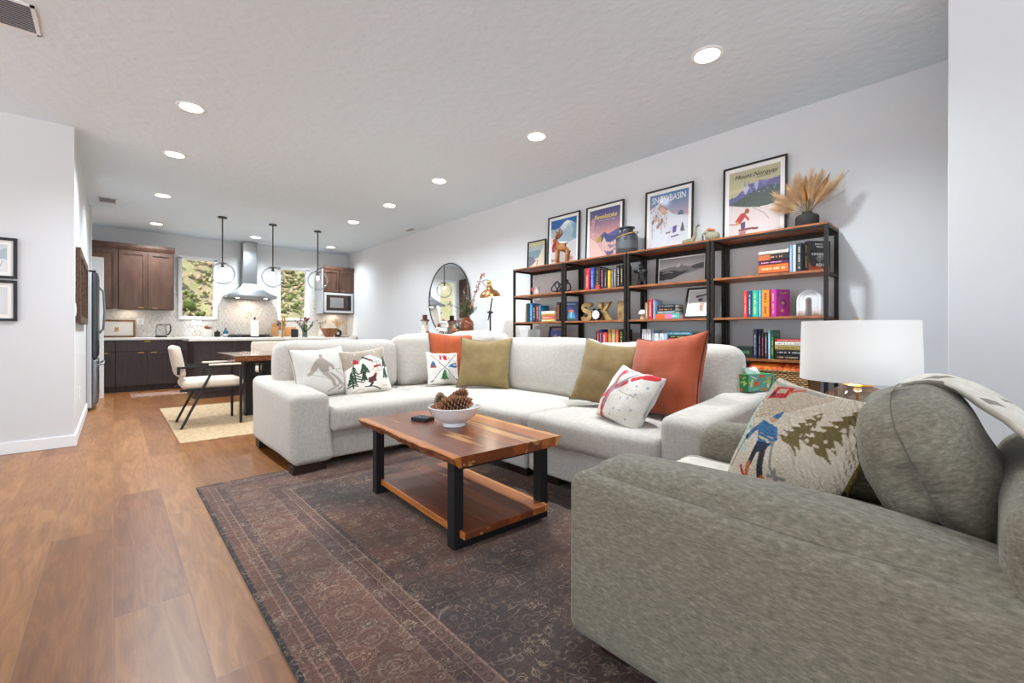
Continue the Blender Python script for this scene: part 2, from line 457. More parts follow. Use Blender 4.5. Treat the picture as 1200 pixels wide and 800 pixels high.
# picket tile backsplash
b = B(); y0 = YB-.012
for x0, x1, z0, z1 in ((-.8, .93, .92, 1.75), (.93, 1.52, .92, 1.28), (1.52, 2.65, .92, 1.75), (2.65, 3.26, .92, 1.29), (3.26, 4.155, .92, 1.75)):
    bb(b, x0, x1, y0, YB+.005, z0, z1)
struct(obj('trim_1', b, m_tiles()))
for n, (x0, x1, z0, z1) in enumerate(WIN):
    f = B(); t = .045
    bb(f, x0-.03, x1+.03, YB-.025, YB+.1, z1-.03, z1+.03); bb(f, x0-.03, x1+.03, YB-.03, YB+.1, z0-.03, z0+.03)
    bb(f, x0-.03, x0+.03, YB-.025, YB+.1, z0, z1); bb(f, x1-.03, x1+.03, YB-.025, YB+.1, z0, z1)
    wo = struct(obj('window_%d' % (n+1), f, M_trim)); obj('pane', bb(B(), x0+.02, x1-.02, YB+.05, YB+.056, z0+.02, z1-.02), M_pane, wo)

# ============================================================ hillside outside
def m_hill():
    m, nt, p = newmat('brushy_hillside')
    v = mapped(nt)
    r, _ = noise_ramp(nt, 2.6, [(.3, '655845'), (.45, '80725c'), (.53, '666842'), (.62, '7a7652'), (.75, '8c7e6a')], v, 10, .5, .7)
    r2, n2 = noise_ramp(nt, 9, [(.3, '5c6238'), (.5, 'ffffff'), (.7, 'ffffff')], v, 8, 0, .8)
    nt.links.new(mixc(nt, r.outputs['Color'], r2.outputs['Color'], .6, 'MULTIPLY'), p.inputs['Base Color']); p.inputs['Roughness'].default_value = 1
    return m
b = B(); g = []
for j in range(46):
    row = []
    for i in range(70):
        x = -14+i*.6; y = 12.2+j*.55
        z = .15+max(0, y-12.6)*.62 + noise.noise(Vector((x*.35, y*.35, 1)))*.7+noise.noise(Vector((x*1.3, y*1.3, 4)))*.22
        row.append(b.verts.new((x, y, z-.6)))
    g.append(row)
for j in range(45):
    for i in range(69): b.faces.new((g[j][i], g[j][i+1], g[j+1][i+1], g[j+1][i]))
for v_ in [g[0][i] for i in range(70)]: pass
hill = obj('hillside', b, m_hill(), smooth=180); tag(hill, 'dry grassy hillside rising outside the kitchen windows', 'hillside', kind='structure')
b = B(); rr = random.Random(3); _t = B(); bmesh.ops.create_icosphere(_t, subdivisions=1, radius=1); IV = [v_.co.copy() for v_ in _t.verts]; IF = [[v_.index for v_ in f_.verts] for f_ in _t.faces]; _t.free()
for i in range(1900):
    y = 12.9+rr.random()**1.4*12; x = -2+rr.random()*(y*.62)
    z = .15+max(0, y-12.6)*.62-.6+noise.noise(Vector((x*.35, y*.35, 1)))*.7
    for q in range(3):
        s = rr.uniform(.03, .085)*(1+.05*(y-12))*(2.0 if i % 23 == 0 else 1); 
        mi = rr.choice((0, 1, 1, 2))
        o_ = Vector((x+rr.uniform(-.4, .4), y+rr.uniform(-.3, .3), z+s*.4))
        nv = [b.verts.new(o_+c_*s*(1+.6*noise.noise(c_*2+o_))) for c_ in IV]
        for f_ in IF: b.faces.new([nv[k_] for k_ in f_]).material_index = mi
tag(obj('hillside_brush', b, [mat('55602e', 1., var=.5, bscale=26), mat('7c7752', 1., var=.4, bscale=26), mat('8a7662', 1., var=.4, bscale=26)]), 'low green and straw brush growing over the hillside', 'brush', kind='stuff')

# ============================================================ ceiling lights, vents
LT = [(2.91, 1.27, 'recessed ceiling light nearest the camera above the sectional, right of the others'), (.47, 4.41, 'recessed ceiling light nearest the left wall corner, largest on the left side'),
      (.47, 5.70, 'recessed ceiling light second from the front in the left row'), (2.94, 2.88, 'recessed ceiling light second from the front in the right row, above the bookshelves'),
      (2.93, 4.53, 'recessed ceiling light third from the front in the right row'), (2.97, 5.9, 'recessed ceiling light fourth in the right row, before the round mirror'),
      (.49, 7.53, 'recessed ceiling light third from the front in the left row'), (2.97, 7.2, 'small recessed ceiling light between the right row and the kitchen'), (2.05, 9.66, 'recessed ceiling light in front of the range hood'), (3.5, 9.69, 'recessed ceiling light above the microwave'),
      (.54, 9.58, 'recessed ceiling light above the left upper cabinets')]
def lathe_obj(name, prof, m, par, loc=None, n=28, smooth=40): return obj(name, lathe(B(), prof, n=n), m, par, smooth=smooth, loc=loc)
L0 = thing('recessed_light', LT[0][2], 'ceiling light', (LT[0][0], LT[0][1], H), group='recessed ceiling lights')
lathe_obj('trim_ring', [(.078, .0), (.078, -.004), (.098, -.006), (.104, -.002), (.104, .0)], mat('f2f3f4', .5), L0)
lathe_obj('lens', [(0, -.003), (.078, -.003), (.078, .0)], M_glow, L0)
for i, (x, y, lb) in enumerate(LT):
    o = L0 if i == 0 else copy_tree(L0); o.location = (x, y, H); o['label'] = lb
    light('SPOT', 'downlight', (x, y, H-.02), SPOTW*(.6 if x > 2.5 and y > 5 else 1.0), (.87, .945, 1), .07, spot=2.6)
def vent(loc, sx, sy, lb):
    t = thing('ceiling_vent', lb, 'vent', loc, group='ceiling vents')
    b = B(); w_ = .018
    for a in ((-sx/2, sx/2, -sy/2, -sy/2+w_), (-sx/2, sx/2, sy/2-w_, sy/2), (-sx/2, -sx/2+w_, -sy/2, sy/2), (sx/2-w_, sx/2, -sy/2, sy/2)): bb(b, a[0], a[1], a[2], a[3], -.008, 0)
    obj('frame', b, M_trim, t); b = B(); n = int(sy/.022)
    for k in range(1, n): box(b, (0, -sy/2+k*sy/n, -.004), (sx-.03, .012, .002), Matrix.Rotation(.6, 4, 'X'))
    obj('slats', b, mat('c9cbcd', .5), t); obj('backing', bb(B(), -sx/2+.01, sx/2-.01, -sy/2+.01, sy/2-.01, -.0015, 0), mat('55585c', .8), t)
vent((-.06, 8.3, H), .2, .32, 'small ceiling vent near the end of the left hall wall'); vent((3.95, 7.05, H), .12, .3, 'slim ceiling vent beside the long right wall')
vent((-.48, 3.8, H), .3, .34, 'ceiling vent cut off at the left top edge of the view')

# ============================================================ left wall things
def frame(name, label, w_, h_, fw, fcol, bg, shapes, loc, rot, group=None, mat_w=.0, matcol='f1efec', res=70, cat='framed picture', depth=.02, glass=True):
    """black or wooden picture frame: frame, mount and print"""
    t = thing(name, label, cat, loc, group=group, rot=rot)
    b = B(); d = depth
    bb(b, -w_/2, w_/2, -d, 0, 0, fw); bb(b, -w_/2, w_/2, -d, 0, h_-fw, h_); bb(b, -w_/2, -w_/2+fw, -d, 0, fw, h_-fw); bb(b, w_/2-fw, w_/2, -d, 0, fw, h_-fw)
    obj('frame', b, fcol if not isinstance(fcol, str) else mat(fcol, .45), t)
    obj('mount', bb(B(), -w_/2+fw*.6, w_/2-fw*.6, -.006, -.001, fw*.6, h_-fw*.6), mat(matcol, .8), t)
    iw = w_-2*fw-2*mat_w; ih = h_-2*fw-2*mat_w
    nx = res; ny = max(8, int(res*ih/iw))
    obj('print', picture_mesh('print', iw, ih, bg, shapes, nx, ny, .0015), M_PRINT, t, loc=(0, -.0078, fw+mat_w))
    return t
bl = '1b1c20'
frame('picture_frame', 'black framed snowy sketch, upper of the two small pictures on the left wall', .34, .34, .022, bl, 'dfe3ea', [('p', 'b8c6d2', [(0, .55), (.3, .8), (.6, .6), (1, .9), (1, .3), (0, .3)]), ('p', 'f2f3f6', [(0, 0), (1, 0), (1, .45), (.5, .5), (0, .3)]), ('l', 'a0454a', [(.5, .5), (.62, .42), (.75, .3)], .012), ('e', '6aa0a8', .6, .6, .07, .06), ('l', '55585f', [(.8, .1), (.9, .4)], .008)], (-.77, 5.548, 1.47), (0, 0, 0), 'small pictures on the left wall', .035)
frame('picture_frame', 'black framed tree sketch, lower of the two small pictures on the left wall', .34, .34, .022, bl, 'e3e5e8', [('p', '8aa294', [(.3, .3), (.72, .3), (.72, .62), (.3, .62)]), ('p', '3f4a48', [(.34, .3), (.7, .3), (.6, .45), (.42, .42)]), ('p', 'c4cad0', [(.3, .62), (.72, .62), (.6, .75)])], (-.77, 5.548, 1.115), (0, 0, 0), 'small pictures on the left wall', .035)
t = thing('window_pane_mirror', 'rustic brown wood framed mirror panels on the left hall wall', 'mirror', (XL, 6.5, 1.11), rz=pi/2)
b = B()
bb(b, -.8, .8, -.035, 0, 0, .07); bb(b, -.8, .8, -.035, 0, .63, .70)
for x in (-.8, -.3, .23, .73): bb(b, x, x+.07, -.035, 0, .07, .63)
obj('frame', b, wood('rustic_brown_wood', '3a261a', '4f3524', '664731', (1, 9, 9), 5, .6), t)
obj('mirror_glass', bb(B(), -.76, .76, -.012, -.004, .05, .65), mat('8f9397', .12, metal=1.), t)
t = thing('light_switch', 'white light switch plate at the start of the hall wall', 'switch', (XL, 5.66, 1.17), rz=pi/2)
obj('plate', bb(B(), -.035, .035, -.006, 0, 0, .115, bev=.002), M_trim, t); obj('rocker', bb(B(), -.016, .016, -.009, -.006, .03, .085), M_trim, t)
t = thing('wall_outlet', 'white outlet low on the left hall wall', 'outlet', (XL, 6.35, .34), rz=pi/2)
obj('plate', bb(B(), -.035, .035, -.006, 0, 0, .115, bev=.002), M_trim, t); obj('socket', bb(B(), -.016, .016, -.008, -.006, .02, .095), mat('d5d7d9', .5), t)

# fridge seen edge-on
t = thing('refrigerator', 'stainless steel refrigerator standing out past the hall wall', 'refrigerator', (-.62, 8.3, 0), rz=pi/2)   # local -y faces +X
obj('body', bb(B(), -.42, .42, -.41, -.36+.0, .03, 1.8, bev=.004), mat('c9cbce', .4, metal=.3), t)
for x0, x1 in ((-.42, -.005), (.005, .42)):
    b = B(); rbox(b, ((x0+x1)/2, -.44, 1.24), (x1-x0, .06, 1.12), .022, 3, 2); d_ = obj('door', b, mat('54575c', .3, metal=.9), t, smooth=40)
    hxp = -.05 if x0 < -.1 else .05
    b = B(); tube(b, [(hxp, -.47, 1.0), (hxp, -.515, 1.06), (hxp, -.53, 1.3), (hxp, -.515, 1.58), (hxp, -.47, 1.64)], .012, 8); obj('handle', b, M_steel, d_, smooth=60)
b = B(); rbox(b, (0, -.44, .37), (.84, .06, .58), .022, 3, 2); d_ = obj('freezer_drawer', b, mat('8e9196', .3, metal=.9), t, smooth=40)
obj('handle', tube(B(), [(-.33, -.465, .58), (-.33, -.52, .6), (.33, -.52, .6), (.33, -.465, .58)], .012, 8), M_steel, d_, smooth=60)
b = B(); bb(b, -.41, -.33, -.45, -.38, 1.8, 1.825); bb(b, .33, .41, -.45, -.38, 1.8, 1.825); obj('hinge_cover', b, M_black, t)
t = thing('end_panel', 'tall white panel closing the kitchen counter beside the refrigerator', 'panel', (-.4, 9.25, 0)); obj('panel', bb(B(), -.29, .29, -.02, .02, 0, 2.17, bev=.002), M_trim, t)

# ============================================================ kitchen cabinets
def shaker(w_, h_, m, name='door', parent=None, loc=(0, 0, 0), fr=.06):
    b = B(); bb(b, 0, w_, -.006, 0, 0, h_)
    bb(b, 0, w_, -.024, -.006, 0, fr); bb(b, 0, w_, -.024, -.006, h_-fr, h_); bb(b, 0, fr, -.024, -.006, fr, h_-fr); bb(b, w_-fr, w_, -.024, -.006, fr, h_-fr)
    return obj(name, b, m, parent, loc=loc)
def pull(par, x, z, L=.12, vertical=False):
    b = B()
    if vertical: cyl(b, (x, -.05, z-L/2), (x, -.05, z+L/2), .006, n=8); cyl(b, (x, -.05, z-L*.4), (x, -.02, z-L*.4), .004, n=6); cyl(b, (x, -.05, z+L*.4), (x, -.02, z+L*.4), .004, n=6)
    else: bb(b, x-L/2, x+L/2, -.045, -.037, z-.006, z+.006); bb(b, x-L/2, x-L/2+.012, -.04, -.02, z-.005, z+.005); bb(b, x+L/2-.012, x+L/2, -.04, -.02, z-.005, z+.005)
    obj('handle', b, M_brass, par)
def upper(x0, x1, z0, z1, doors, lb, yf=10.1, crown=True):
    t = thing('upper_cabinet', lb, 'cabinet', (x0, yf, z0), group='dark wood upper cabinets')
    W_ = x1-x0; hh = z1-z0
    obj('body', bb(B(), 0, W_, 0, YB-yf-.001, 0, hh), M_dark, t)
    for a, c_ in doors:
        d_ = shaker(c_-a-.01, hh-.10, M_dark, parent=t, loc=(a-x0+.005, 0, .01)); pull(d_, (c_-a)*(.75 if doors.index((a, c_)) % 2 == 0 else .25), .012, .07)
    if crown: obj('crown_moulding', prism(B(), [(-.035, hh+.03), (-.035, hh-.02), (-.015, hh-.07), (.02, hh-.07), (.02, hh+.03)], -.0, W_+.012, 'x'), M_dark, t)
    return t
upper(-.78, .058, 1.42, 2.52, [(-.78, -.34), (-.34, .058)], 'dark wood upper cabinet behind the refrigerator edge, leftmost')
upper(.062, .82, 1.42, 2.52, [(.062, .45), (.45, .82)], 'dark wood upper cabinet with two doors beside the left window')
t = upper(3.46, 4.15, 1.43, 2.46, [], 'dark wood upper cabinet housing the microwave, right end', 10.05)
for a in (.0, .345):
    d_ = shaker(.335, .49, M_dark, parent=t, loc=(a+.005, 0, .49), fr=.05); pull(d_, .26 if a == 0 else .08, .02, .08)
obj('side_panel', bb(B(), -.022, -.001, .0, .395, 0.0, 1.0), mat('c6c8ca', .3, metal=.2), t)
mw = thing('microwave', 'built-in microwave with black door and pale trim kit below cabinet doors', 'microwave', (3.80, 10.05, 1.45))
b = B(); bb(b, -.325, .325, -.03, 0, 0, .05); bb(b, -.325, .325, -.03, 0, .40, .45); bb(b, -.325, -.28, -.03, 0, .05, .4); bb(b, .28, .325, -.03, 0, .05, .4)
obj('trim_kit', b, mat('d4d6d8', .35, metal=.2), mw)
d_ = obj('door', bb(B(), -.28, .28, -.035, -.002, .05, .4, bev=.004), mat('3a2f28', .25), mw); obj('door_window', bb(B(), -.2, .1, -.038, -.034, .11, .34), mat('8a8a88', .2), d_)
obj('control_panel', bb(B(), .19, .27, -.038, -.034, .07, .38), mat('1d1a19', .2), mw)
# base cabinets along the back wall
def basecab(x0, x1, ndoor, lb, drawer=True):
    t = thing('base_cabinet', lb, 'cabinet', (x0, 9.85, 0), group='espresso base cabinets'); W_ = x1-x0
    b = B(); bb(b, 0, W_, 0, YB-9.85-.001, .1, .88); bb(b, 0, W_, .06, .2, 0, .1); obj('body', b, M_base, t)
    dr = obj('drawer', bb(B(), .004, W_-.004, -.02, 0, .69, .865, bev=.002), M_base, t); pull(dr, W_/2, .855, .08)
    for k in range(ndoor):
        w_ = W_/ndoor; d_ = shaker(w_-.008, .57, M_base, parent=t, loc=(k*w_+.004, 0, .11)); pull(d_, w_*(.78 if k == 0 else .2), .555, .08)
basecab(-.58, .022, 1, 'espresso base cabinet left of the wide two-door one, partly behind the panel')
basecab(.026, .84, 2, 'wide espresso base cabinet with one long drawer over two doors')
basecab(.844, 1.6, 2, 'espresso base cabinet right of the wide one, half hidden by the island')
basecab(2.50, 3.3, 2, 'espresso base cabinet under the right window, behind the island'); basecab(3.304, 4.1, 2, 'espresso base cabinet in the right back corner below the microwave')
M_quartz = mat('ddd6cd', .25, var=.06, bscale=9, name='pale_quartz')
t = thing('countertop', 'pale quartz countertop along the back wall', 'countertop', (1.6, 10.1, .88))
b = B(); bb(b, -2.2, .02, -.28, .338, 0, .04, bev=.004); bb(b, .88, 2.55, -.28, .338, 0, .04, bev=.004); obj('slab', b, M_quartz, t)
# range
t = thing('range_stove', 'stainless gas range below the hood', 'stove', (2.05, 10.12, 0))
obj('body', bb(B(), -.42, .42, -.29, .3, .02, .9, bev=.004), M_steel, t); d_ = obj('oven_door', bb(B(), -.38, .38, -.31, -.29, .15, .72), mat('24262a', .2), t)
obj('handle', cyl(B(), (-.33, -.34, .74), (.33, -.34, .74), .011, n=10), M_steel, d_)
for gx_ in (-.2, .2):
    b = B()
    for k in (-.12, 0, .12): bb(b, gx_-.16, gx_+.16, k-.006, k+.006, .918, .934); bb(b, gx_+k*1.2-.006, gx_+k*1.2+.006, -.2, .2, .918, .934)
    for sx_ in (-1, 1): bb(b, gx_+sx_*.155-.008, gx_+sx_*.155+.008, -.2, .2, .9, .934)
    obj('grate', b, M_black, t)
obj('back_guard', bb(B(), -.42, .42, .27, .3, .9, .965), mat('5a5048', .4, metal=.6), t)
b = B()
for k in range(5): cyl(b, (-.3+k*.15, -.33, .84), (-.3+k*.15, -.29, .84), .018, n=12)
obj('knobs', b, M_steel, t)
# hood
t = thing('range_hood', 'stainless steel chimney range hood between the two windows', 'range hood', (2.06, YB, 1.7))
b = B(); M4 = [(-.43, -.5, .0), (.43, -.5, .0), (.43, -.001, .0), (-.43, -.001, .0)]; T4 = [(-.12, -.27, .29), (.12, -.27, .29), (.12, -.001, .29), (-.12, -.001, .29)]
bb(b, -.43, .43, -.5, -.001, 0, .045)
v0 = [b.verts.new((x, y, .045)) for x, y, z in M4]
mid = [[b.verts.new((x+(X-x)*s_, y+(Y-y)*s_, .045+(.245)*q_)) for (x, y, z), (X, Y, Z) in zip(M4, T4)] for s_, q_ in ((.3, .2), (.6, .45), (.85, .75), (1, 1))]
prev = v0
for r_ in mid:
    for k in range(4): b.faces.new((prev[k], prev[(k+1) % 4], r_[(k+1) % 4], r_[k]))
    prev = r_
b.faces.new(prev); obj('canopy', b, M_steel, t)
obj('chimney', bb(B(), -.12, .12, -.27, -.001, .28, H-1.7-.005), M_steel, t)
b = B(); bb(b, -.4, .4, -.47, -.03, -.006, 0); obj('filter', b, mat('7c7f83', .4, metal=.9), t)
for k in (-.25, .25): obj('hood_light', cyl(B(), (k, -.4, -.01), (k, -.4, -.004), .03), M_glow, t)
light('AREA', 'hood_lamp', (2.06, YB-.3, 1.67), 4, (1, .84, .7), .3)
light('AREA', 'undercabinet_lamp', (3.8, YB-.2, 1.42), 1.2, (1, .8, .62), .3)
light('AREA', 'undercabinet_lamp', (.2, YB-.2, 1.41), .8, (1, .86, .7), .3)
# island
t = thing('kitchen_island', 'espresso kitchen island with quartz top behind the dining table', 'kitchen island', (2.1, 8.55, 0))
b = B(); bb(b, -1.2, 1.2, -.42, .42, .0, .88)
for k in range(4): x0 = -1.2+k*.6; bb(b, x0+.02, x0+.58, -.432, -.42, .1, .86)
obj('body', b, M_base, t); obj('slab', bb(B(), -1.27, 1.27, -.5, .47, .88, .92, bev=.005), M_quartz, t)
# faucet
t = thing('kitchen_faucet', 'tall brass gooseneck faucet on the island', 'faucet', (2.30, 8.8, .92))
obj('base', cyl(B(), (0, 0, 0), (0, 0, .05), .028, .022), M_brass, t, smooth=40)
obj('spout', tube(B(), [(0, 0, .04), (0, 0, .30)]+[(0+.0, -.075+.075*cos(a), .30+.085*sin(a)) for a in [pi*k/10 for k in range(1, 11)]]+[(0, -.15, .22)], .013, 10), M_brass, t, smooth=60)
obj('lever', tube(B(), [(.02, 0, .04), (.07, 0, .07)], .007, 8), M_brass, t)
# paper towel
t = thing('paper_towel_holder', 'white paper towel roll with black knob on the island', 'paper towels', (1.84, 8.75, .92))
obj('base', cyl(B(), (0, 0, 0), (0, 0, .015), .09), M_black, t, smooth=40); obj('roll', lathe(B(), [(.02, .02), (.06, .02), (.062, .03), (.062, .29), (.06, .3), (.02, .3)]), mat('f1ece6', .9, bump=.2, bscale=200), t, smooth=40)
b = B(); cyl(b, (0, 0, .01), (0, 0, .33), .007); ball(b, (0, 0, .34), .02); obj('post', b, M_black, t, smooth=40)
# kettle
t = thing('glass_kettle', 'glass electric kettle with black handle on the back counter', 'kettle', (.64, 10.15, .92))
obj('base', lathe(B(), [(0, 0), (.085, 0), (.088, .01), (.085, .035), (0, .035)]), M_black, t, smooth=40)
obj('jug', lathe(B(), [(.078, .035), (.086, .08), (.08, .16), (.066, .22), (.063, .22), (.077, .16), (.083, .08), (.075, .038)]), m_glass('kettle_glass', .25, 'fafafa', edge=.5), t, smooth=40)
b = B(); lathe(b, [(0, .245), (.02, .245), (.03, .235), (.066, .23), (.066, .218), (0, .218)]); obj('lid', b, mat('4a4038', .4), t, smooth=40)
obj('handle', tube(B(), [(.06, 0, .225), (.11, 0, .24), (.135, 0, .21), (.135, 0, .12), (.11, 0, .06), (.08, 0, .045)], .012, 8), M_black, t, smooth=60)
obj('cord', tube(B(), [(-.08, 0, .006), (-.2, -.02, .004), (-.34, .02, .004)], .004, 6), M_black, t)
# leaning picture with a fox
frame('picture_frame', 'wood framed animal drawing leaning on the backsplash behind the counter', .56, .31, .028, wood('walnut_frame', '5e4026', '72502f', '80603c', (1, 9, 9), 5, .5), 'efebe6',
      [('e', 'c07a52', .56, .42, .055, .12), ('e', 'd8a888', .575, .36, .03, .06), ('p', 'a86440', [(.51, .5), (.52, .66), (.56, .52)]), ('p', 'a86440', [(.57, .52), (.61, .66), (.61, .48)]), ('l', '9aa08c', [(.46, .25), (.52, .3), (.6, .25)], .015)], (.01, 10.39, .922), (R(-6), 0, 0), None, .0, res=90)
# outlets
for x, lb in ((.36, 'white outlet on the backsplash beside the leaning picture'), (1.2, 'white double switch plate below the left window')):
    t = thing('wall_outlet', lb, 'outlet', (x, YB-.012, 1.15)); obj('plate', bb(B(), -.05 if x < 1 else -.08, .05 if x < 1 else .08, -.006, 0, 0, .115, bev=.002), M_trim, t); obj('socket', bb(B(), -.02, .02, -.008, -.006, .02, .095), mat('d5d7d9', .5), t)
# succulent planter
def leaf(bm, base, d, L, w_, curl=.3, mi=0, n=5, th=0.):
    d = Vector(d).normalized(); side = d.cross(Vector((0, 0, 1)))
    if side.length < .05: side = Vector((1, 0, 0))
    side.normalize(); up = side.cross(d); P = []
    for k in range(n+1):
        t_ = k/n; c_ = Vector(base)+d*L*t_-up*curl*L*t_*t_ if False else Vector(base)+d*L*t_+Vector((0, 0, -1))*curl*L*t_*t_
        ww = w_*sin(pi*min(1, .12+t_*.88))**.8 if k < n else 0.001
        P.append((bm.verts.new(c_-side*ww), bm.verts.new(c_+up*ww*.25), bm.verts.new(c_+side*ww)))
    for a, b_ in zip(P, P[1:]):
        for k in (0, 1):
            f = bm.faces.new((a[k], a[k+1], b_[k+1], b_[k])); f.material_index = mi
t = thing('potted_succulent', 'rust coloured succulent in a white pot below the left window', 'plant', (1.34, 10.2, .92))
obj('pot', lathe(B(), [(0, 0), (.07, 0), (.078, .01), (.08, .15), (.07, .15), (.07, .13), (0, .13)], n=32), mat('ece9e4', .5), t, smooth=40)
b = B(); rr = random.Random(5)
for k in range(26):
    a = rr.uniform(0, 2*pi); e_ = rr.uniform(.05, 1.2); leaf(b, (0, 0, .14), (cos(a)*cos(e_), sin(a)*cos(e_), sin(e_)), rr.uniform(.07, .13), .016, .1)
obj('leaves', b, mat('8a5238', .6, var=.3, bscale=20), t, smooth=60)
t = thing('canister', 'small black canister with a knob lid on the back counter', 'canister', (1.50, 10.2, .92)); obj('body', lathe(B(), [(0, 0), (.045, 0), (.048, .01), (.048, .09), (0, .09)]), M_black, t, smooth=40); obj('lid', lathe(B(), [(.05, .088), (.05, .1), (.015, .106), (.012, .12), (.018, .13), (0, .132)]), M_black, t, smooth=40)
t = thing('soap_bottle', 'blue bottle with dark cap beside the black canister', 'bottle', (1.64, 10.2, .92)); obj('bottle', lathe(B(), [(0, 0), (.04, 0), (.043, .02), (.043, .1), (.02, .14), (.014, .15), (0, .15)]), mat('2f6284', .2), t, smooth=40); obj('cap', cyl(B(), (0, 0, .148), (0, 0, .175), .015), M_black, t); obj('wrapper', lathe(B(), [(.0435, .02), (.045, .02), (.045, .06), (.0435, .06)]), mat('d9d9d6', .6), t)
t = thing('cutting_board', 'tan wooden cutting board leaning below the right window', 'cutting board', (2.62, 10.33, .92), rot=(R(-9), 0, 0))
b = B(); prism(b, [(-.12, 0), (.12, 0), (.12, .25), (.1, .28), (.03, .28), (.025, .34), (-.025, .34), (-.03, .28), (-.1, .28), (-.12, .25)], -.02, 0); bevel_all(b, .004, 2); obj('board', b, wood('maple_board', 'b07c48', 'c8925a', 'd6a56c', (1, 9, 9), 4, .5), t)
t = thing('cutting_board', 'wide low wooden board standing beside the utensil jar', 'cutting board', (2.84, 10.35, .92), rot=(R(-7), 0, 0)); b = B(); bb(b, -.15, .15, -.02, 0, 0, .2, bev=.006); obj('board', b, wood('oak_board', 'a06c3c', 'ba8450', 'c69560', (1, 9, 9), 4, .5), t)
t = thing('utensil_jar', 'jar of dark utensils in front of the cutting boards', 'utensils', (2.62, 10.1, .92)); obj('jar', lathe(B(), [(0, 0), (.045, 0), (.05, .01), (.05, .13), (.045, .13), (.045, .01), (0, .008)]), mat('aab2ba', .3), t, smooth=40)
b = B(); rr = random.Random(9)
for k in range(6):
    a = k*1.05; tip = (.07*cos(a), .05*sin(a), .25+.02*(k % 3)); tube(b, [(.02*cos(a), .02*sin(a), .02), tip], .005, 6); ball(b, tip, .022, (1, .4, 1.4), 8)
obj('utensils', b, mat('4c565e', .4), t, smooth=60)
t = thing('canister', 'tall matte black cup beside the red flowers on the island', 'cup', (2.44, 8.55, .92)); obj('body', lathe(B(), [(0, 0), (.055, 0), (.06, .01), (.06, .15), (.055, .15), (.055, .02), (0, .015)]), mat('22242a', .6), t, smooth=40)
t = thing('glass_tumbler', 'clear glass tumblers cluster', 'glass', (1.55, 8.7, .92))
bpy.data.objects.remove(t)
gl = [(1.50, 8.78, 'leftmost of the small clear glasses on the island'), (1.62, 8.82, 'second from left of the small clear glasses on the island'), (2.06, 8.8, 'clear glass on the island right of the paper towels'), (2.16, 8.84, 'clear glass on the island closest to the faucet')]
for i, (x, y, lb) in enumerate(gl):
    o = lathe(B(), [(0, 0), (.028, 0), (.034, .08), (.031, .08), (.026, .006), (0, .005)]); o = obj('glass_tumbler', o, M_globe, smooth=40, loc=(x, y, .92)); tag(o, lb, 'glass', 'small glasses on the island')
# red flowers
t = thing('flower_vase', 'glass vase of red blossoms and green leaves on the near island edge', 'flowers', (2.50, 8.18, .92))
obj('vase', lathe(B(), [(0, 0), (.04, 0), (.045, .02), (.04, .1), (.05, .14), (.046, .14), (.036, .1), (.04, .02), (0, .01)]), m_glass('vase_glass', .3, 'cfd6d2'), t, smooth=40)
b = B(); f_ = B(); rr = random.Random(11)
for k in range(16):
    a = rr.uniform(0, 2*pi); e_ = rr.uniform(.5, 1.3); d = Vector((cos(a)*cos(e_), sin(a)*cos(e_)*.6, sin(e_))); L_ = rr.uniform(.12, .26); q = Vector((0, 0, .08)); tube(b, [q, q+d*L_], .003, 5)
    for m_ in range(5): leaf(b, q+d*L_*(.4+.15*m_), d+Vector((rr.uniform(-1, 1), rr.uniform(-1, 1), .2)), .07, .011, .2)
for k in range(12):
    c_ = Vector((rr.uniform(-.1, .06), rr.uniform(-.05, .05), rr.uniform(.2, .34)))
    for m_ in range(5): leaf(f_, c_, (rr.uniform(-1, 1), rr.uniform(-1, 1), rr.uniform(-.2, 1)), .045, .016, .2)
obj('leaves', b, mat('4c6a3a', .7, var=.25, bscale=20), t, smooth=60); obj('blossoms', f_, mat('a01c28', .6, var=.25, bscale=30), t, smooth=60)
t = thing('wooden_bowl', 'conical brown wooden bowl on the island', 'bowl', (3.04, 8.5, .92)); obj('bowl', lathe(B(), [(0, 0), (.07, 0), (.08, .01), (.165, .165), (.158, .17), (.072, .022), (0, .018)], n=36), wood('bowl_wood', '6a3c1e', '8a5430', 'a06a40', (3, 3, 3), 4, .45), t, smooth=40)
t = thing('donut_vase', 'black ring shaped vase holding pale dried grass at the island end', 'vase', (3.28, 8.7, .92))
b = B(); tube(b, [(.052*cos(a), 0, .072+.052*sin(a)) for a in [2*pi*k/20 for k in range(20)]], .024, 10, closed=True); cyl(b, (0, 0, .13), (0, 0, .17), .014, .017); bb(b, -.03, .03, -.02, .02, 0, .006); obj('vase', b, M_black, t, smooth=60)
b = B(); rr = random.Random(2)
for k in range(30):
    a = rr.uniform(-.9, .9); tube(b, [(0, 0, .16), (.06*sin(a), rr.uniform(-.02, .02), .24), (.17*sin(a), rr.uniform(-.05, .05), .24+.12*cos(a))], [.002, .006, .001], 5)
obj('dried_grass', b, mat('d2a878', .9), t, smooth=60)
t = thing('tray', 'thin black tray at the right end of the island', 'tray', (3.16, 8.2, .92)); obj('tray', bb(B(), -.1, .1, -.1, .1, 0, .015, bev=.004), M_black, t)
t = thing('bud_vase', 'small white vase with dried sprigs on the back counter', 'vase', (3.45, 10.2, .92)); obj('vase', lathe(B(), [(0, 0), (.04, 0), (.06, .06), (.03, .13), (.02, .17), (.026, .18), (.016, .17), (0, .02)]), mat('e4e0d8', .4), t, smooth=40)
b = B(); rr = random.Random(4)
for k in range(12): a = rr.uniform(0, 6.28); e = (rr.uniform(.05, .13)*cos(a), .06*sin(a), rr.uniform(.27, .36)); tube(b, [(0, 0, .15), (e[0]*.4, e[1]*.4, .24), e], .002, 5); ball(b, e, .013, n=6)
obj('sprigs', b, mat('a08c74', .9), t)
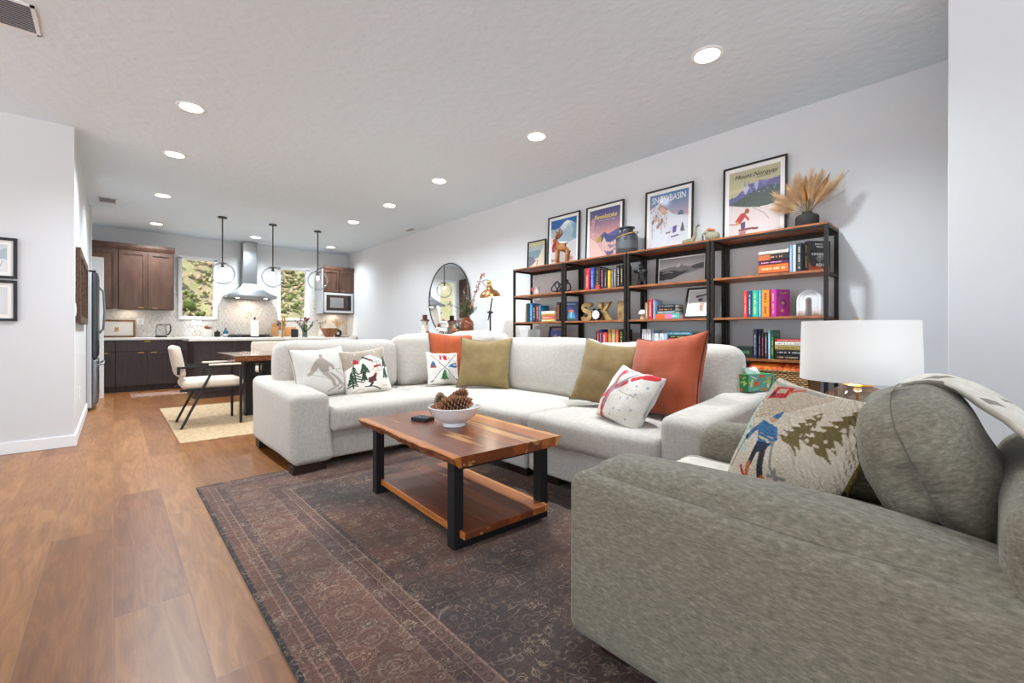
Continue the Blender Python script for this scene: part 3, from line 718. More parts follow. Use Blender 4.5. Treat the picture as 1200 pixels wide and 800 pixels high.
t = thing('kitchen_runner', 'faded pink runner rug in front of the base cabinets', 'rug', (.62, 9.15, 0))
m, nt, p = newmat('pink_runner'); v = mapped(nt); r, nz = noise_ramp(nt, 14, [(.35, '6e463c'), (.5, '8e685c'), (.65, 'a48a7a')], v, 6); nt.links.new(r.outputs['Color'], p.inputs['Base Color']); p.inputs['Roughness'].default_value = 1
obj('pile', bb(B(), -.42, .62, -.22, .28, 0, .008), m, t)
b = B(); bb(b, -.42, .62, -.19, -.17, .008, .0095); bb(b, -.42, .62, .23, .25, .008, .0095); obj('border', b, mat('a89484', 1), t)
# pendants
PD = [(1.29, 'clear glass globe pendant, leftmost above the island'), (2.02, 'clear glass globe pendant, middle of the three above the island'), (2.76, 'clear glass globe pendant, rightmost above the island')]
P0 = thing('globe_pendant', PD[0][1], 'pendant light', (1.29, 8.3, H), group='globe pendants over the island')
obj('canopy', cyl(B(), (0, 0, -.018), (0, 0, 0), .065, .06, 24), M_black, P0, smooth=40); obj('rod', cyl(B(), (0, 0, -.75), (0, 0, -.015), .009, n=10), M_black, P0, smooth=60)
obj('socket', lathe(B(), [(.0, -.72), (.06, -.735), (.062, -.742), (.02, -.745), (.02, -.81), (0, -.81)]), mat('5e5f62', .4, metal=.8), P0, smooth=40)
obj('globe', lathe(B(), [(.178*sin(a), -.905+.178*cos(a)) for a in [.3+(pi-.3)*k/22 for k in range(23)]], n=40), M_globe, P0, smooth=180)
obj('bulb', ball(B(), (0, 0, -.86), .028, (1, 1, 1.5)), M_bulb, P0, smooth=180)
for i, (x, lb) in enumerate(PD):
    o = P0 if i == 0 else copy_tree(P0); o.location = (x, 8.3, H); o['label'] = lb
    light('POINT', 'pendant_bulb', (x, 8.3, H-.86), 19, (1, .95, .88), .03)
# ============================================================ dining
def plank_mat(name, axis=0, wdt=.09, cols=('6b3a1e', '8a5028', 'a8683a', '5c2f1a', 'c08a54'), rough=.3, coat=.3, grain=(1, 1, 1)):
    """joined hardwood strips side by side across one axis"""
    m, nt, p = newmat(name); v = mapped(nt); sx = nd(nt, 'ShaderNodeSeparateXYZ'); nt.links.new(v, sx.inputs[0])
    i = mathn(nt, 'FLOOR', mathn(nt, 'DIVIDE', sx.outputs[axis], wdt))
    wn = nd(nt, 'ShaderNodeTexWhiteNoise', noise_dimensions='1D'); nt.links.new(i, wn.inputs['W'])
    r0 = nd(nt, 'ShaderNodeValToRGB'); r0.color_ramp.interpolation = 'CONSTANT'; el = r0.color_ramp.elements; el[0].color = hx(cols[0]); el[1].position = 1/len(cols); el[1].color = hx(cols[1])
    for k in range(2, len(cols)): e = el.new(k/len(cols)); e.color = hx(cols[k])
    nt.links.new(wn.outputs['Value'], r0.inputs['Fac'])
    ad = nd(nt, 'ShaderNodeVectorMath', operation='MULTIPLY_ADD'); cb = nd(nt, 'ShaderNodeCombineXYZ')
    nt.links.new(i, cb.inputs['Z']); nt.links.new(cb.outputs[0], ad.inputs[0]); ad.inputs[1].default_value = (3, 5, 7.3)
    nt.links.new(mapped(nt, grain), ad.inputs[2])
    r, nz = noise_ramp(nt, 3, [(.25, '9c8270'), (.5, 'e0d2c4'), (.62, 'fff6ea'), (.8, 'c0a894')], ad.outputs['Vector'], 9, 1.2, .6)
    c = mixc(nt, r0.outputs['Color'], r.outputs['Color'], .7, 'MULTIPLY')
    r2, _ = noise_ramp(nt, 1.6, [(.0, '000000'), (.62, '000000'), (.68, 'ffffff')], ad.outputs['Vector'], 3, .5)
    c = mixc(nt, c, 'd09c62', mathn(nt, 'MULTIPLY', r2.outputs['Color'], .75))
    nt.links.new(c, p.inputs['Base Color']); p.inputs['Roughness'].default_value = rough; p.inputs['Coat Weight'].default_value = coat; p.inputs['Coat Roughness'].default_value = .15
    return m
def live_slab(bm, x0, x1, y0, y1, z0, z1, amp, seed, undercut=.02, axis='y'):
    """slab whose two long sides keep the wavy natural edge"""
    n = 40; rows = []
    for k in range(n+1):
        y = y0+(y1-y0)*k/n
        a = amp*(noise.noise(Vector((y*3, seed, 0)))+.5*noise.noise(Vector((y*11, seed, 3)))); b_ = amp*(noise.noise(Vector((y*3, seed+9, 0)))+.5*noise.noise(Vector((y*11, seed+9, 3))))
        ja = undercut*(1+.8*noise.noise(Vector((y*16, seed, 7)))); jb = undercut*(1+.8*noise.noise(Vector((y*16, seed, 17)))); zm = z0+(z1-z0)*.72
        P = [(x0+a+.006, z1), (x0+a-.002, z1-.004), (x0+a-.0+ja*.35, zm), (x0+a+ja, z0+.012), (x0+a+ja+.012, z0), (x1+b_-jb-.012, z0), (x1+b_-jb, z0+.012), (x1+b_-jb*.35, zm), (x1+b_+.002, z1-.004), (x1+b_-.006, z1)]
        rows.append([bm.verts.new((px, y, pz)) for px, pz in P])
    for a, b_ in zip(rows, rows[1:]):
        m_ = len(a)
        for k in range(m_):
            f = bm.faces.new((a[k], a[(k+1) % m_], b_[(k+1) % m_], b_[k])); f.material_index = 1 if k in (1, 2, 3, 5, 6, 7) else 0
    bm.faces.new(rows[0]); bm.faces.new(rows[-1][::-1])
    return bm
M_bark = wood('live_edge_bark', '4a2718', '7a452a', 'b07444', (3, 3, 14), 7, .5)
t = thing('dining_table', 'wood dining table with live edge and black steel legs behind the sectional', 'table', (1.95, 6.25, 0))
b = B(); live_slab(b, -.58, .58, -.95, .95, .68, .745, .015, 2.); bmesh.ops.rotate(b, verts=b.verts[:], matrix=Matrix.Rotation(pi/2, 3, 'Z'))
obj('tabletop', b, [plank_mat('walnut_top', 1, .14, ('5c4a40', '6e5a4c', '786354', '544238'), .22, .5, (1, 8, 8)), M_bark], t)
for x in (-.62, .62):
    b = B()
    bb(b, x-.15, x-.05, -.16, -.04, 0, .68); bb(b, x+.05, x+.15, -.16, -.04, 0, .68); bb(b, x-.05, x+.05, -.16, -.04, .0, .05); bb(b, x-.05, x+.05, -.14, -.06, .42, .5); bb(b, x-.15, x+.15, -.35, .25, .64, .68); obj('leg', b, M_black, t)
M_boucle = fabric('cream_boucle', 'c8b8a6', 'd6c8b8', 300, bs=.6)
CH = thing('dining_chair', 'cream upholstered armchair with black metal frame at the left end of the dining table', 'chair', (.79, 5.93, 0), group='dining armchairs')
rot = Matrix.Rotation(R(-10), 4, 'Y')
b = B(); rbox(b, (-.285, 0, .70), (.075, .47, .34), .035, 4, 5, soft(.0, .012, .0), rot=None); bmesh.ops.transform(b, matrix=Matrix.Translation((-.285, 0, .7)) @ rot @ Matrix.Translation((.285, 0, -.7)), verts=b.verts[:]); obj('backrest', b, M_boucle, CH, smooth=180)
b = B(); rbox(b, (.02, 0, .455), (.56, .47, .095), .04, 4, 5, soft(.012, .005, .0)); obj('seat', b, M_boucle, CH, smooth=180)
b = B(); 
for s_ in (-1, 1): bb(b, -.28, .27, s_*.225-.011, s_*.225+.011, .385, .41)
bb(b, -.21, -.19, -.23, .23, .385, .41); bb(b, .25, .27, -.23, .23, .385, .41); obj('seat_frame', b, M_black, CH)
for s_ in (-1, 1):
    b = B(); bb(b, .255, .28, s_*.25-.012, s_*.25+.012, 0, .64); obj('leg', b, M_black, CH)
    b = B(); cyl(b, (-.27, s_*.25, 0), (.02, s_*.25, .635), .013, n=8); obj('leg', b, M_black, CH, smooth=60)
    b = B(); bb(b, -.30, .28, s_*.25-.012, s_*.25+.012, .63, .65); bb(b, -.305, -.28, s_*.25-.02, s_*.25+.02, .57, .65); obj('arm', b, M_black, CH)
    b = B(); rbox(b, (.12, s_*.25, .660), (.3, .05, .022), .01, 2, 2); obj('arm_pad', b, M_boucle, CH, smooth=60)
c2 = copy_tree(CH); c2.location = (1.78, 7.25, 0); c2.rotation_euler = (0, 0, -pi/2); c2['label'] = 'cream upholstered armchair on the far side of the dining table, mostly hidden'
def m_jute():
    m, nt, p = newmat('jute_rug'); v = mapped(nt)
    w_ = nd(nt, 'ShaderNodeTexWave', wave_type='RINGS'); w_.inputs['Scale'].default_value = 14; w_.inputs['Distortion'].default_value = 1.5; nt.links.new(v, w_.inputs['Vector'])
    r, nz = noise_ramp(nt, 25, [(.3, '9c8264'), (.5, 'b29a7a'), (.7, 'c2ac8c')], v, 6); nt.links.new(mixc(nt, r.outputs['Color'], 'a48762', mathn(nt, 'MULTIPLY', w_.outputs['Fac'], .35)), p.inputs['Base Color'])
    p.inputs['Roughness'].default_value = 1; bump(nt, p, w_.outputs['Fac'], .5, .005); return m
# the jute rug lies under table and chairs
JR = thing('jute_rug', 'tan jute rug under the dining table', 'rug', (1.95, 6.2, 0)); obj('weave', bb(B(), -1.5, 1.3, -1.22, 1.2, .0, .008), m_jute(), JR)
for o_ in (CH, c2): o_.location.z = .008
t.location.z = .008

# ============================================================ big patterned rug
def m_rug():
    m, nt, p = newmat('distressed_oriental_rug')
    v = mapped(nt); sx = nd(nt, 'ShaderNodeSeparateXYZ'); nt.links.new(v, sx.inputs[0])
    dx = mathn(nt, 'SUBTRACT', 1.525, mathn(nt, 'ABSOLUTE', sx.outputs['X'])); dy = mathn(nt, 'SUBTRACT', 1.85, mathn(nt, 'ABSOLUTE', sx.outputs['Y']))
    d = mathn(nt, 'MINIMUM', dx, dy)
    # bands across the border
    cr = nd(nt, 'ShaderNodeValToRGB'); cr.color_ramp.interpolation = 'CONSTANT'; el = cr.color_ramp.elements
    stops = [(0, '2a2426'), (.012, '80594a'), (.05, 'a68170'), (.055, '8a6658'), (.085, 'a68170'), (.09, '684c46'), (.135, '9a7a6a'), (.139, '80594a'), (.33, '9a7a6a'), (.336, '6a4a44'), (.395, 'b09080'), (.402, '8a6a5c'), (.438, 'b09080'), (.446, '5a4644'), (.47, '463c42')]
    el[0].position = 0; el[0].color = hx(stops[0][1]); el[1].position = stops[1][0]; el[1].color = hx(stops[1][1])
    for a_, c_ in stops[2:]: e = el.new(a_); e.color = hx(c_)
    nt.links.new(d, cr.inputs['Fac'])
    infield = mathn(nt, 'GREATER_THAN', d, .47)
    # field tone drifts between plum, slate and rust
    rf, _ = noise_ramp(nt, 1.3, [(.3, '4a4040'), (.45, '624c42'), (.58, '8a604a'), (.72, '764a38')], v, 4, .4)
    c = mixc(nt, cr.outputs['Color'], rf.outputs['Color'], mathn(nt, 'MULTIPLY', infield, .85))
    # curling vines: contour lines of a warped noise
    wn = nd(nt, 'ShaderNodeTexNoise'); wn.inputs['Scale'].default_value = 7.5; wn.inputs['Detail'].default_value = 1.5; wn.inputs['Distortion'].default_value = 1.4; nt.links.new(v, wn.inputs['Vector'])
    fr = mathn(nt, 'FRACT', mathn(nt, 'MULTIPLY', wn.outputs['Fac'], 6)); vine = mathn(nt, 'LESS_THAN', mathn(nt, 'ABSOLUTE', mathn(nt, 'SUBTRACT', fr, .5)), .05)
    # rosettes in a lattice
    vo = nd(nt, 'ShaderNodeTexVoronoi', feature='F1'); vo.inputs['Scale'].default_value = 9; vo.inputs['Randomness'].default_value = .75; nt.links.new(v, vo.inputs['Vector'])
    ds = vo.outputs['Distance']
    ang = nd(nt, 'ShaderNodeVectorMath', operation='SUBTRACT'); nt.links.new(v, ang.inputs[0]); 
    sc_ = nd(nt, 'ShaderNodeVectorMath', operation='SUBTRACT'); nt.links.new(v, sc_.inputs[0]); nt.links.new(vo.outputs['Position'], sc_.inputs[1])
    sp = nd(nt, 'ShaderNodeSeparateXYZ'); nt.links.new(sc_.outputs[0], sp.inputs[0])
    th = mathn(nt, 'ARCTAN2', sp.outputs['Y'], sp.outputs['X'])
    pet = mathn(nt, 'MULTIPLY_ADD', mathn(nt, 'ABSOLUTE', mathn(nt, 'SINE', mathn(nt, 'MULTIPLY', th, 4))), .08, .17)
    r1 = mathn(nt, 'LESS_THAN', mathn(nt, 'ABSOLUTE', mathn(nt, 'SUBTRACT', ds, pet)), .022)
    r2 = mathn(nt, 'LESS_THAN', ds, .07)
    ros = mathn(nt, 'MAXIMUM', r1, r2)
    fill = mathn(nt, 'LESS_THAN', ds, pet)
    vc = nd(nt, 'ShaderNodeValToRGB'); e = vc.color_ramp.elements; e[0].color = hx('7a4038'); e[1].color = hx('6a6a6c'); e2 = e.new(.5); e2.color = hx('8a7460')
    sv = nd(nt, 'ShaderNodeSeparateColor'); nt.links.new(vo.outputs['Color'], sv.inputs[0]); nt.links.new(sv.outputs[0], vc.inputs['Fac'])
    vo2 = nd(nt, 'ShaderNodeTexVoronoi', feature='F1'); vo2.inputs['Scale'].default_value = 19; vo2.inputs['Randomness'].default_value = .6; nt.links.new(v, vo2.inputs['Vector'])
    r3 = mathn(nt, 'LESS_THAN', mathn(nt, 'ABSOLUTE', mathn(nt, 'SUBTRACT', vo2.outputs['Distance'], .3)), .06)
    # wear mask
    wm, _ = noise_ramp(nt, 3.2, [(.33, '303030'), (.58, 'ffffff')], v, 7, .3, .7)
    wf, _ = noise_ramp(nt, 60, [(.42, '202020'), (.60, 'ffffff')], mapped(nt, (1, 1, 1)), 4)
    wear = mathn(nt, 'MULTIPLY_ADD', mathn(nt, 'MULTIPLY', wm.outputs['Color'], wf.outputs['Color']), .75, .25)
    c = mixc(nt, c, vc.outputs['Color'], mathn(nt, 'MULTIPLY', mathn(nt, 'MULTIPLY', fill, wear), .8))
    c = mixc(nt, c, 'c8b49c', mathn(nt, 'MULTIPLY', mathn(nt, 'MAXIMUM', ros, mathn(nt, 'MULTIPLY', vine, .7)), mathn(nt, 'MULTIPLY_ADD', wear, .95, .1)))
    c = mixc(nt, c, '9a8676', mathn(nt, 'MULTIPLY', r3, mathn(nt, 'MULTIPLY', wear, .75)))
    # repeating motifs that run along the border bands
    side = mathn(nt, 'LESS_THAN', dx, dy); along = nd(nt, 'ShaderNodeMix', data_type='FLOAT'); nt.links.new(side, along.inputs[0]); nt.links.new(sx.outputs['X'], along.inputs[2]); nt.links.new(sx.outputs['Y'], along.inputs[3])
    def chain(step, centre, rad, wdt):
        a_ = mathn(nt, 'MULTIPLY', mathn(nt, 'SUBTRACT', mathn(nt, 'FRACT', mathn(nt, 'DIVIDE', along.outputs[0], step)), .5), step)
        b_ = mathn(nt, 'SUBTRACT', d, centre); rr_ = mathn(nt, 'SQRT', mathn(nt, 'ADD', mathn(nt, 'MULTIPLY', a_, a_), mathn(nt, 'MULTIPLY', b_, b_)))
        ri = mathn(nt, 'LESS_THAN', mathn(nt, 'ABSOLUTE', mathn(nt, 'SUBTRACT', rr_, rad)), wdt); return mathn(nt, 'MAXIMUM', ri, mathn(nt, 'LESS_THAN', rr_, rad*.35))
    ch = mathn(nt, 'MAXIMUM', chain(.052, .42, .014, .0035), chain(.045, .07, .012, .003))
    c = mixc(nt, c, '4a3832', mathn(nt, 'MULTIPLY', ch, mathn(nt, 'MULTIPLY_ADD', wear, .5, .3)))
    ch2 = mathn(nt, 'MAXIMUM', mathn(nt, 'MAXIMUM', chain(.17, .235, .048, .005), chain(.17, .235, .028, .003)), mathn(nt, 'MAXIMUM', chain(.085, .155, .014, .003), chain(.085, .315, .014, .003)))
    c = mixc(nt, c, 'b8a08c', mathn(nt, 'MULTIPLY', ch2, mathn(nt, 'MULTIPLY_ADD', wear, .6, .05)))
    # threadbare streaks along both directions
    s1, _ = noise_ramp(nt, 4, [(.35, '948c88'), (.6, 'ffffff'), (.75, 'dcd6d2')], mapped(nt, (2, 40, 1)), 5, 0, .7)
    s2, _ = noise_ramp(nt, 5, [(.3, 'b0a8a6'), (.55, 'ffffff')], mapped(nt, (45, 3, 1)), 5, 0, .7)
    c = mixc(nt, c, s1.outputs['Color'], .8, 'MULTIPLY'); c = mixc(nt, c, s2.outputs['Color'], .6, 'MULTIPLY')
    fl, _ = noise_ramp(nt, 110, [(.3, '7c7674'), (.5, 'ffffff'), (.7, 'ffffff')], v, 3, 0, .8)
    c = mixc(nt, c, fl.outputs['Color'], .9, 'MULTIPLY')
    big, _ = noise_ramp(nt, 2.1, [(.35, '9a9490'), (.65, 'fff2ea')], v, 3)
    c = mixc(nt, c, big.outputs['Color'], .7, 'MULTIPLY')
    nt.links.new(c, p.inputs['Base Color']); p.inputs['Roughness'].default_value = .95; p.inputs['Sheen Weight'].default_value = .1
    bump(nt, p, wf.outputs['Color'], .2, .002)
    return m
RUG = obj('area_rug', bb(B(), -1.525, 1.525, -1.85, 1.85, 0, .009), m_rug(), loc=(1.925, 1.65, 0)); tag(RUG, 'large worn plum and rust patterned area rug under the coffee table', 'rug')
RZ = .009

# ============================================================ sectional sofa
def linen(name, c1, c2):
    """slubby woven linen: fine horizontal and vertical threads"""
    m, nt, p = newmat(name)
    r, nz = noise_ramp(nt, 3, [(.30, c1), (.70, c2)], mapped(nt, (9, 9, 70)), 6, 0, .7)
    r2, n2 = noise_ramp(nt, 3, [(.30, 'd8d4ce'), (.65, 'ffffff')], mapped(nt, (70, 70, 7)), 6, 0, .7)
    nt.links.new(mixc(nt, r.outputs['Color'], r2.outputs['Color'], .9, 'MULTIPLY'), p.inputs['Base Color'])
    n3 = nd(nt, 'ShaderNodeTexNoise'); n3.inputs['Scale'].default_value = 260; nt.links.new(mapped(nt), n3.inputs['Vector'])
    p.inputs['Roughness'].default_value = .95; p.inputs['Sheen Weight'].default_value = .1
    bump(nt, p, mathn(nt, 'ADD', mathn(nt, 'ADD', nz.outputs['Fac'], n2.outputs['Fac']), n3.outputs['Fac']), .25, .003)
    return m
M_sofa = linen('oatmeal_linen', 'b5b0a8', 'd0cbc3')
M_sofa2 = linen('oatmeal_linen_base', 'b2aea8', 'cdc9c3')
M_foot = mat('2c1a14', .4, name='espresso_foot')
S = thing('sectional_sofa', 'light oatmeal L shaped sectional sofa around the coffee table', 'sofa', (2.1, 3.3, RZ))
def wp(x, y, z): return Vector((x, y, z))-Vector((2.1, 3.3, RZ))
def srb(name, x0, x1, y0, y1, z0, z1, r, fn=None, m=None, k=4, n=10, rot=None):
    b = B(); c = wp((x0+x1)/2, (y0+y1)/2, (z0+z1)/2); rbox(b, c, (x1-x0, y1-y0, z1-z0), r, k, n, fn)
    if rot: bmesh.ops.transform(b, matrix=Matrix.Translation(c) @ rot @ Matrix.Translation(-c), verts=b.verts[:])
    return obj(name, b, m or M_sofa, S, smooth=180)
srb('base', 1.15, 2.13, 3.34, 4.45, .075, .30, .02, m=M_sofa2); srb('base', 2.10, 3.2, 2.165, 4.45, .075, .30, .02, m=M_sofa2); srb('base', 2.12, 3.2, 1.1, 2.16, .075, .30, .02, m=M_sofa2)
srb('back_frame', 1.1, 3.19, 4.32, 4.5, .25, .78, .06); srb('back_frame', 3.06, 3.20, 1.04, 4.5, .25, .76, .06)
def armfn(y_front, y_back, inner):   # slopes down to the front and leans outwards towards the floor
    def fn(q, h):
        p = Vector(q); t_ = (p.y+h[1])/(2*h[1]); f = (p.z+h[2])/(2*h[2])
        if p.z > 0: p.z += (-.03+.06*t_)*f
        if t_ < .5: p.y += .03*f*(1-t_)
        if (p.x > 0) == inner: p.x += (.035 if inner else -.035)*(1-f)
        return p+noise.noise_vector(Vector(q)*3)*.006
    return fn
srb('arm', .92, 1.19, 3.28, 4.5, .07, .60, .055, armfn(0, 1, True))
def armfn2(q, h):
    p = Vector(q); t_ = (p.x+h[0])/(2*h[0]); f = (p.z+h[2])/(2*h[2])
    if p.z > 0: p.z += (-.03+.08*t_)*f
    if t_ < .5: p.x += .03*f*(1-t_)
    return p+noise.noise_vector(Vector(q)*3)*.006
srb('arm', 2.10, 3.20, .93, 1.19, .07, .61, .055, armfn2)
srb('seat_cushion', 1.19, 2.095, 3.27, 4.25, .28, .465, .05, soft(.014, .012, .006, 1))
srb('seat_cushion', 2.075, 3.05, 2.165, 4.25, .28, .465, .05, soft(.014, .014, .006, 2))
srb('seat_cushion', 2.085, 3.05, 1.17, 2.16, .28, .465, .05, soft(.014, .014, .007, 3))
def backc(x0, x1, y0, y1, z0, z1, seed, rot):
    return srb('back_cushion', x0, x1, y0, y1, z0, z1, .075, soft(.025, .03, .014, seed, 3.5), rot=rot, n=12)
rA = Matrix.Rotation(R(-9), 4, 'X'); rB = Matrix.Rotation(R(9), 4, 'Y')
backc(1.05, 2.15, 4.09, 4.33, .46, .93, 1, rA); backc(2.17, 2.98, 4.09, 4.33, .46, .98, 2, rA)
backc(2.86, 3.10, 3.42, 4.28, .46, 1.01, 3, rB); backc(2.88, 3.12, 2.23, 3.41, .46, .95, 4, rB); backc(2.88, 3.12, 1.10, 2.215, .46, .925, 5, rB)
for x, y, sx_, sy_ in ((1.02, 3.37, .17, .1), (1.0, 4.38, .12, .12), (2.2, 3.45, .1, .18), (2.2, 2.3, .1, .2), (2.22, 2.02, .1, .2), (2.25, 1.05, .12, .12), (3.15, 4.35, .12, .12), (3.15, 1.05, .12, .12), (3.15, 2.6, .12, .12), (1.12, 3.38, .1, .1)):
    b = B(); c = wp(x, y, .035+RZ/2); box(b, c, (sx_, sy_, .075-RZ), bev=.004); obj('foot', b, M_foot, S)

# ============================================================ throw pillows
M_pill = attr_mat('printed_cushion_cloth', .95, .4, 350, sheen=.2); M_knit = attr_mat('hooked_wool', 1., 1., 150, sheen=.2)
def pillow(name, label, w_, h_, T, bg, shapes, loc, yaw, lean, roll=0, m=None, n=60, seed=0, back=None, piping=None, wr=.008, sag=.06, edge=.0, droop=0., pw=.42, group='throw pillows', cat='pillow', par=None):
    sh = prep(shapes); bgc = hx(bg); bk = hx(back or bg); bm = B(); lay = bm.verts.layers.float_color.new('Col')
    sides = []
    def shape(a, c, s_):
        e = (max(0, 1-abs(a)**2.6)*max(0, 1-abs(c)**2.6))
        th = T/2*e**pw + edge*.5
        x = w_/2*a*(1-sag*(1-abs(c)**2)*abs(a)**2); z = h_/2*c*(1-sag*(1-abs(a)**2)*abs(c)**2)
        nv = noise.noise_vector(Vector((a*1.9+seed*3.1, c*1.9, s_+seed)))
        y = s_*th
        z -= .02*h_*(1-a*a)*(1 if c > 0 else 0)
        z *= 1-droop*abs(a)**3
        return Vector((x, y, z))+nv*wr*(1.2 if e > .05 else .7)*Vector((1, 1.6, 1)).length/1.9
    for s_ in (-1, 1):
        g = []
        for j in range(n+1):
            row = []
            for i in range(n+1):
                a = -cos(pi*i/n) * .35 + (2*i/n-1)*.65; c = -cos(pi*j/n)*.35+(2*j/n-1)*.65
                v_ = bm.verts.new(shape(a, c, s_)); v_[lay] = paint((a+1)/2, (c+1)/2, bgc, sh) if s_ < 0 else bk; row.append(v_)
            g.append(row)
        for j in range(n):
            for i in range(n): bm.faces.new((g[j][i], g[j][i+1], g[j+1][i+1], g[j+1][i]))
        sides.append(g)
    rim = [(0, i) for i in range(n)]+[(j, n) for j in range(n)]+[(n, i) for i in range(n, 0, -1)]+[(j, 0) for j in range(n, 0, -1)]
    f, k_ = sides; L = len(rim)
    for q in range(L):
        a, c = rim[q], rim[(q+1) % L]
        try: bm.faces.new((f[a[0]][a[1]], f[c[0]][c[1]], k_[c[0]][c[1]], k_[a[0]][a[1]]))
        except ValueError: pass
    pts = [(f[a[0]][a[1]].co+k_[a[0]][a[1]].co)/2 for a in rim[::2]]
    if not edge: bmesh.ops.remove_doubles(bm, verts=bm.verts[:], dist=.0004)
    bmesh.ops.recalc_face_normals(bm, faces=bm.faces[:])
    rot = (Matrix.Rotation(R(yaw), 4, 'Z') @ Matrix.Rotation(R(-lean), 4, 'X') @ Matrix.Rotation(R(roll), 4, 'Y')).to_euler()
    if par is not None:
        o = obj(name, bm, m or M_pill, par, smooth=180, loc=loc, rot=rot)
        obj('seam', tube(B(), pts, .0018, 6, closed=True), mat(piping, .9), o, smooth=180); return o
    t = thing(name, label, cat, loc, group=group, rot=rot)
    obj('cover', bm, m or M_pill, t, smooth=180)
    if piping: obj('piping', tube(B(), pts, .0045 if isinstance(piping, str) else .006, 6, closed=True), mat(piping if isinstance(piping, str) else bg, .9), t, smooth=180)
    return t
def tree(x, y, w_, h_, c, trunk=True):
    o = []
    if trunk: o.append(('p', '8a5a34', [(x-w_*.08, y-h_*.12), (x+w_*.08, y-h_*.12), (x+w_*.08, y), (x-w_*.08, y)]))
    for k in range(4):
        yy = y+h_*k*.22; ww = w_*.5*(1-k*.21); o.append(('p', c, [(x-ww, yy), (x+ww, yy), (x, yy+h_*.42)]))
    return o
G = 'a59a90'
skier = [('e', G, .47, .83, .035, .045), ('p', G, [(.40, .78), (.5, .79), (.58, .68), (.66, .60), (.66, .52), (.6, .50), (.62, .56), (.56, .60), (.54, .46), (.5, .38), (.44, .43), (.38, .58), (.27, .56-.1), (.20, .42), (.16, .46), (.22, .52), (.34, .72)]),
         ('e', G, .185, .45, .03, .035), ('e', G, .64, .55, .03, .04), ('p', G, [(.44, .46), (.54, .46), (.64, .30), (.68, .16), (.61, .16), (.56, .30)]), ('p', G, [(.53, .48), (.62, .44), (.74, .32), (.83, .2), (.76, .18), (.68, .30)]),
         ('l', G, [(.19, .45), (.42, .40), (.58, .30)], .006), ('l', G, [(.64, .55), (.8, .38), (.88, .26)], .006), ('l', G, [(.52, .08), (.7, .16), (.74, .22)], .015), ('l', G, [(.7, .09), (.86, .2)], .015)]
pillow('throw_pillow', 'white throw pillow with a taupe skier silhouette, leftmost on the sofa', .47, .44, .17, 'd8d4cd', skier, (1.325, 3.90, .675), 8, 16, -3, n=110, seed=1, back='cfc6ba', piping='9a9288')
D_ = '27452f'
def pine(x, y, w_, h_, c):
    o = []
    for k in range(6):
        yy = y+h_*k/6; ww = w_/2*(1-k/6.5); o.append(('l', c, [(x-ww, yy), (x, yy+h_*.14), (x+ww, yy)], .014))
    o.append(('l', c, [(x, y-.02), (x, y+h_)], .016)); return o
tanart = [('p', 'ede6dc', [(0, 0), (1, 0), (1, .62), (.82, .75), (.6, .86), (.5, .84), (.35, .70), (.15, .62), (0, .55)]), ('e', 'e8e4de', .1, .85, .012, .012), ('e', 'e8e4de', .3, .92, .012, .012), ('e', 'e8e4de', .2, .74, .012, .012), ('e', 'e8e4de', .75, .93, .012, .012)] + pine(.2, .25, .3, .38, D_) + pine(.13, .18, .2, .3, D_) + pine(.42, .45, .22, .2, D_) + pine(.92, .55, .12, .22, D_) + pine(.9, .28, .16, .22, D_) + pine(.38, .3, .14, .18, D_) + \
    [('l', 'a9a19b', [(.62, .9), (.72, .72), (.74, .45)], .01), ('l', 'c9bfb6', [(.6, .68), (.8, .68), (.84, .45), (.66, .44)], .014), ('p', 'a82430', [(.64, .55), (.82, .56), (.82, .61), (.64, .6)]), ('p', 'b42430', [(.2, .68), (.36, .66), (.35, .74), (.26, .8)]), ('l', '2b2b2b', [(.45, .82), (.56, .74), (.62, .72)], .02), ('p', 'a82430', [(.52, .74), (.6, .72), (.58, .78)]),
     ('l', '2b2025', [(.38, .14), (.55, .12), (.72, .02)], .014), ('l', '2b2025', [(.5, .14), (.56, .2), (.5, .26)], .025), ('p', '5a2a30', [(.46, .24), (.66, .22), (.62, .36), (.48, .34)]), ('e', '33292c', .63, .34, .035, .035), ('p', 'b8242e', [(.6, .37), (.7, .36), (.66, .42)]), ('l', 'c4b4a8', [(.1, .06), (.25, .1), (.36, .08)], .008), ('l', 'c4b4a8', [(.78, .1), (.9, .12)], .008)]
pillow('throw_pillow', 'tan needlepoint pillow with a ski lift scene beside the silhouette pillow', .42, .41, .13, 'a8998a', tanart, (1.70, 3.85, .665), -3, 17, -5, n=110, seed=2, back='e0d8cc', piping='ece4d8', m=M_pill)
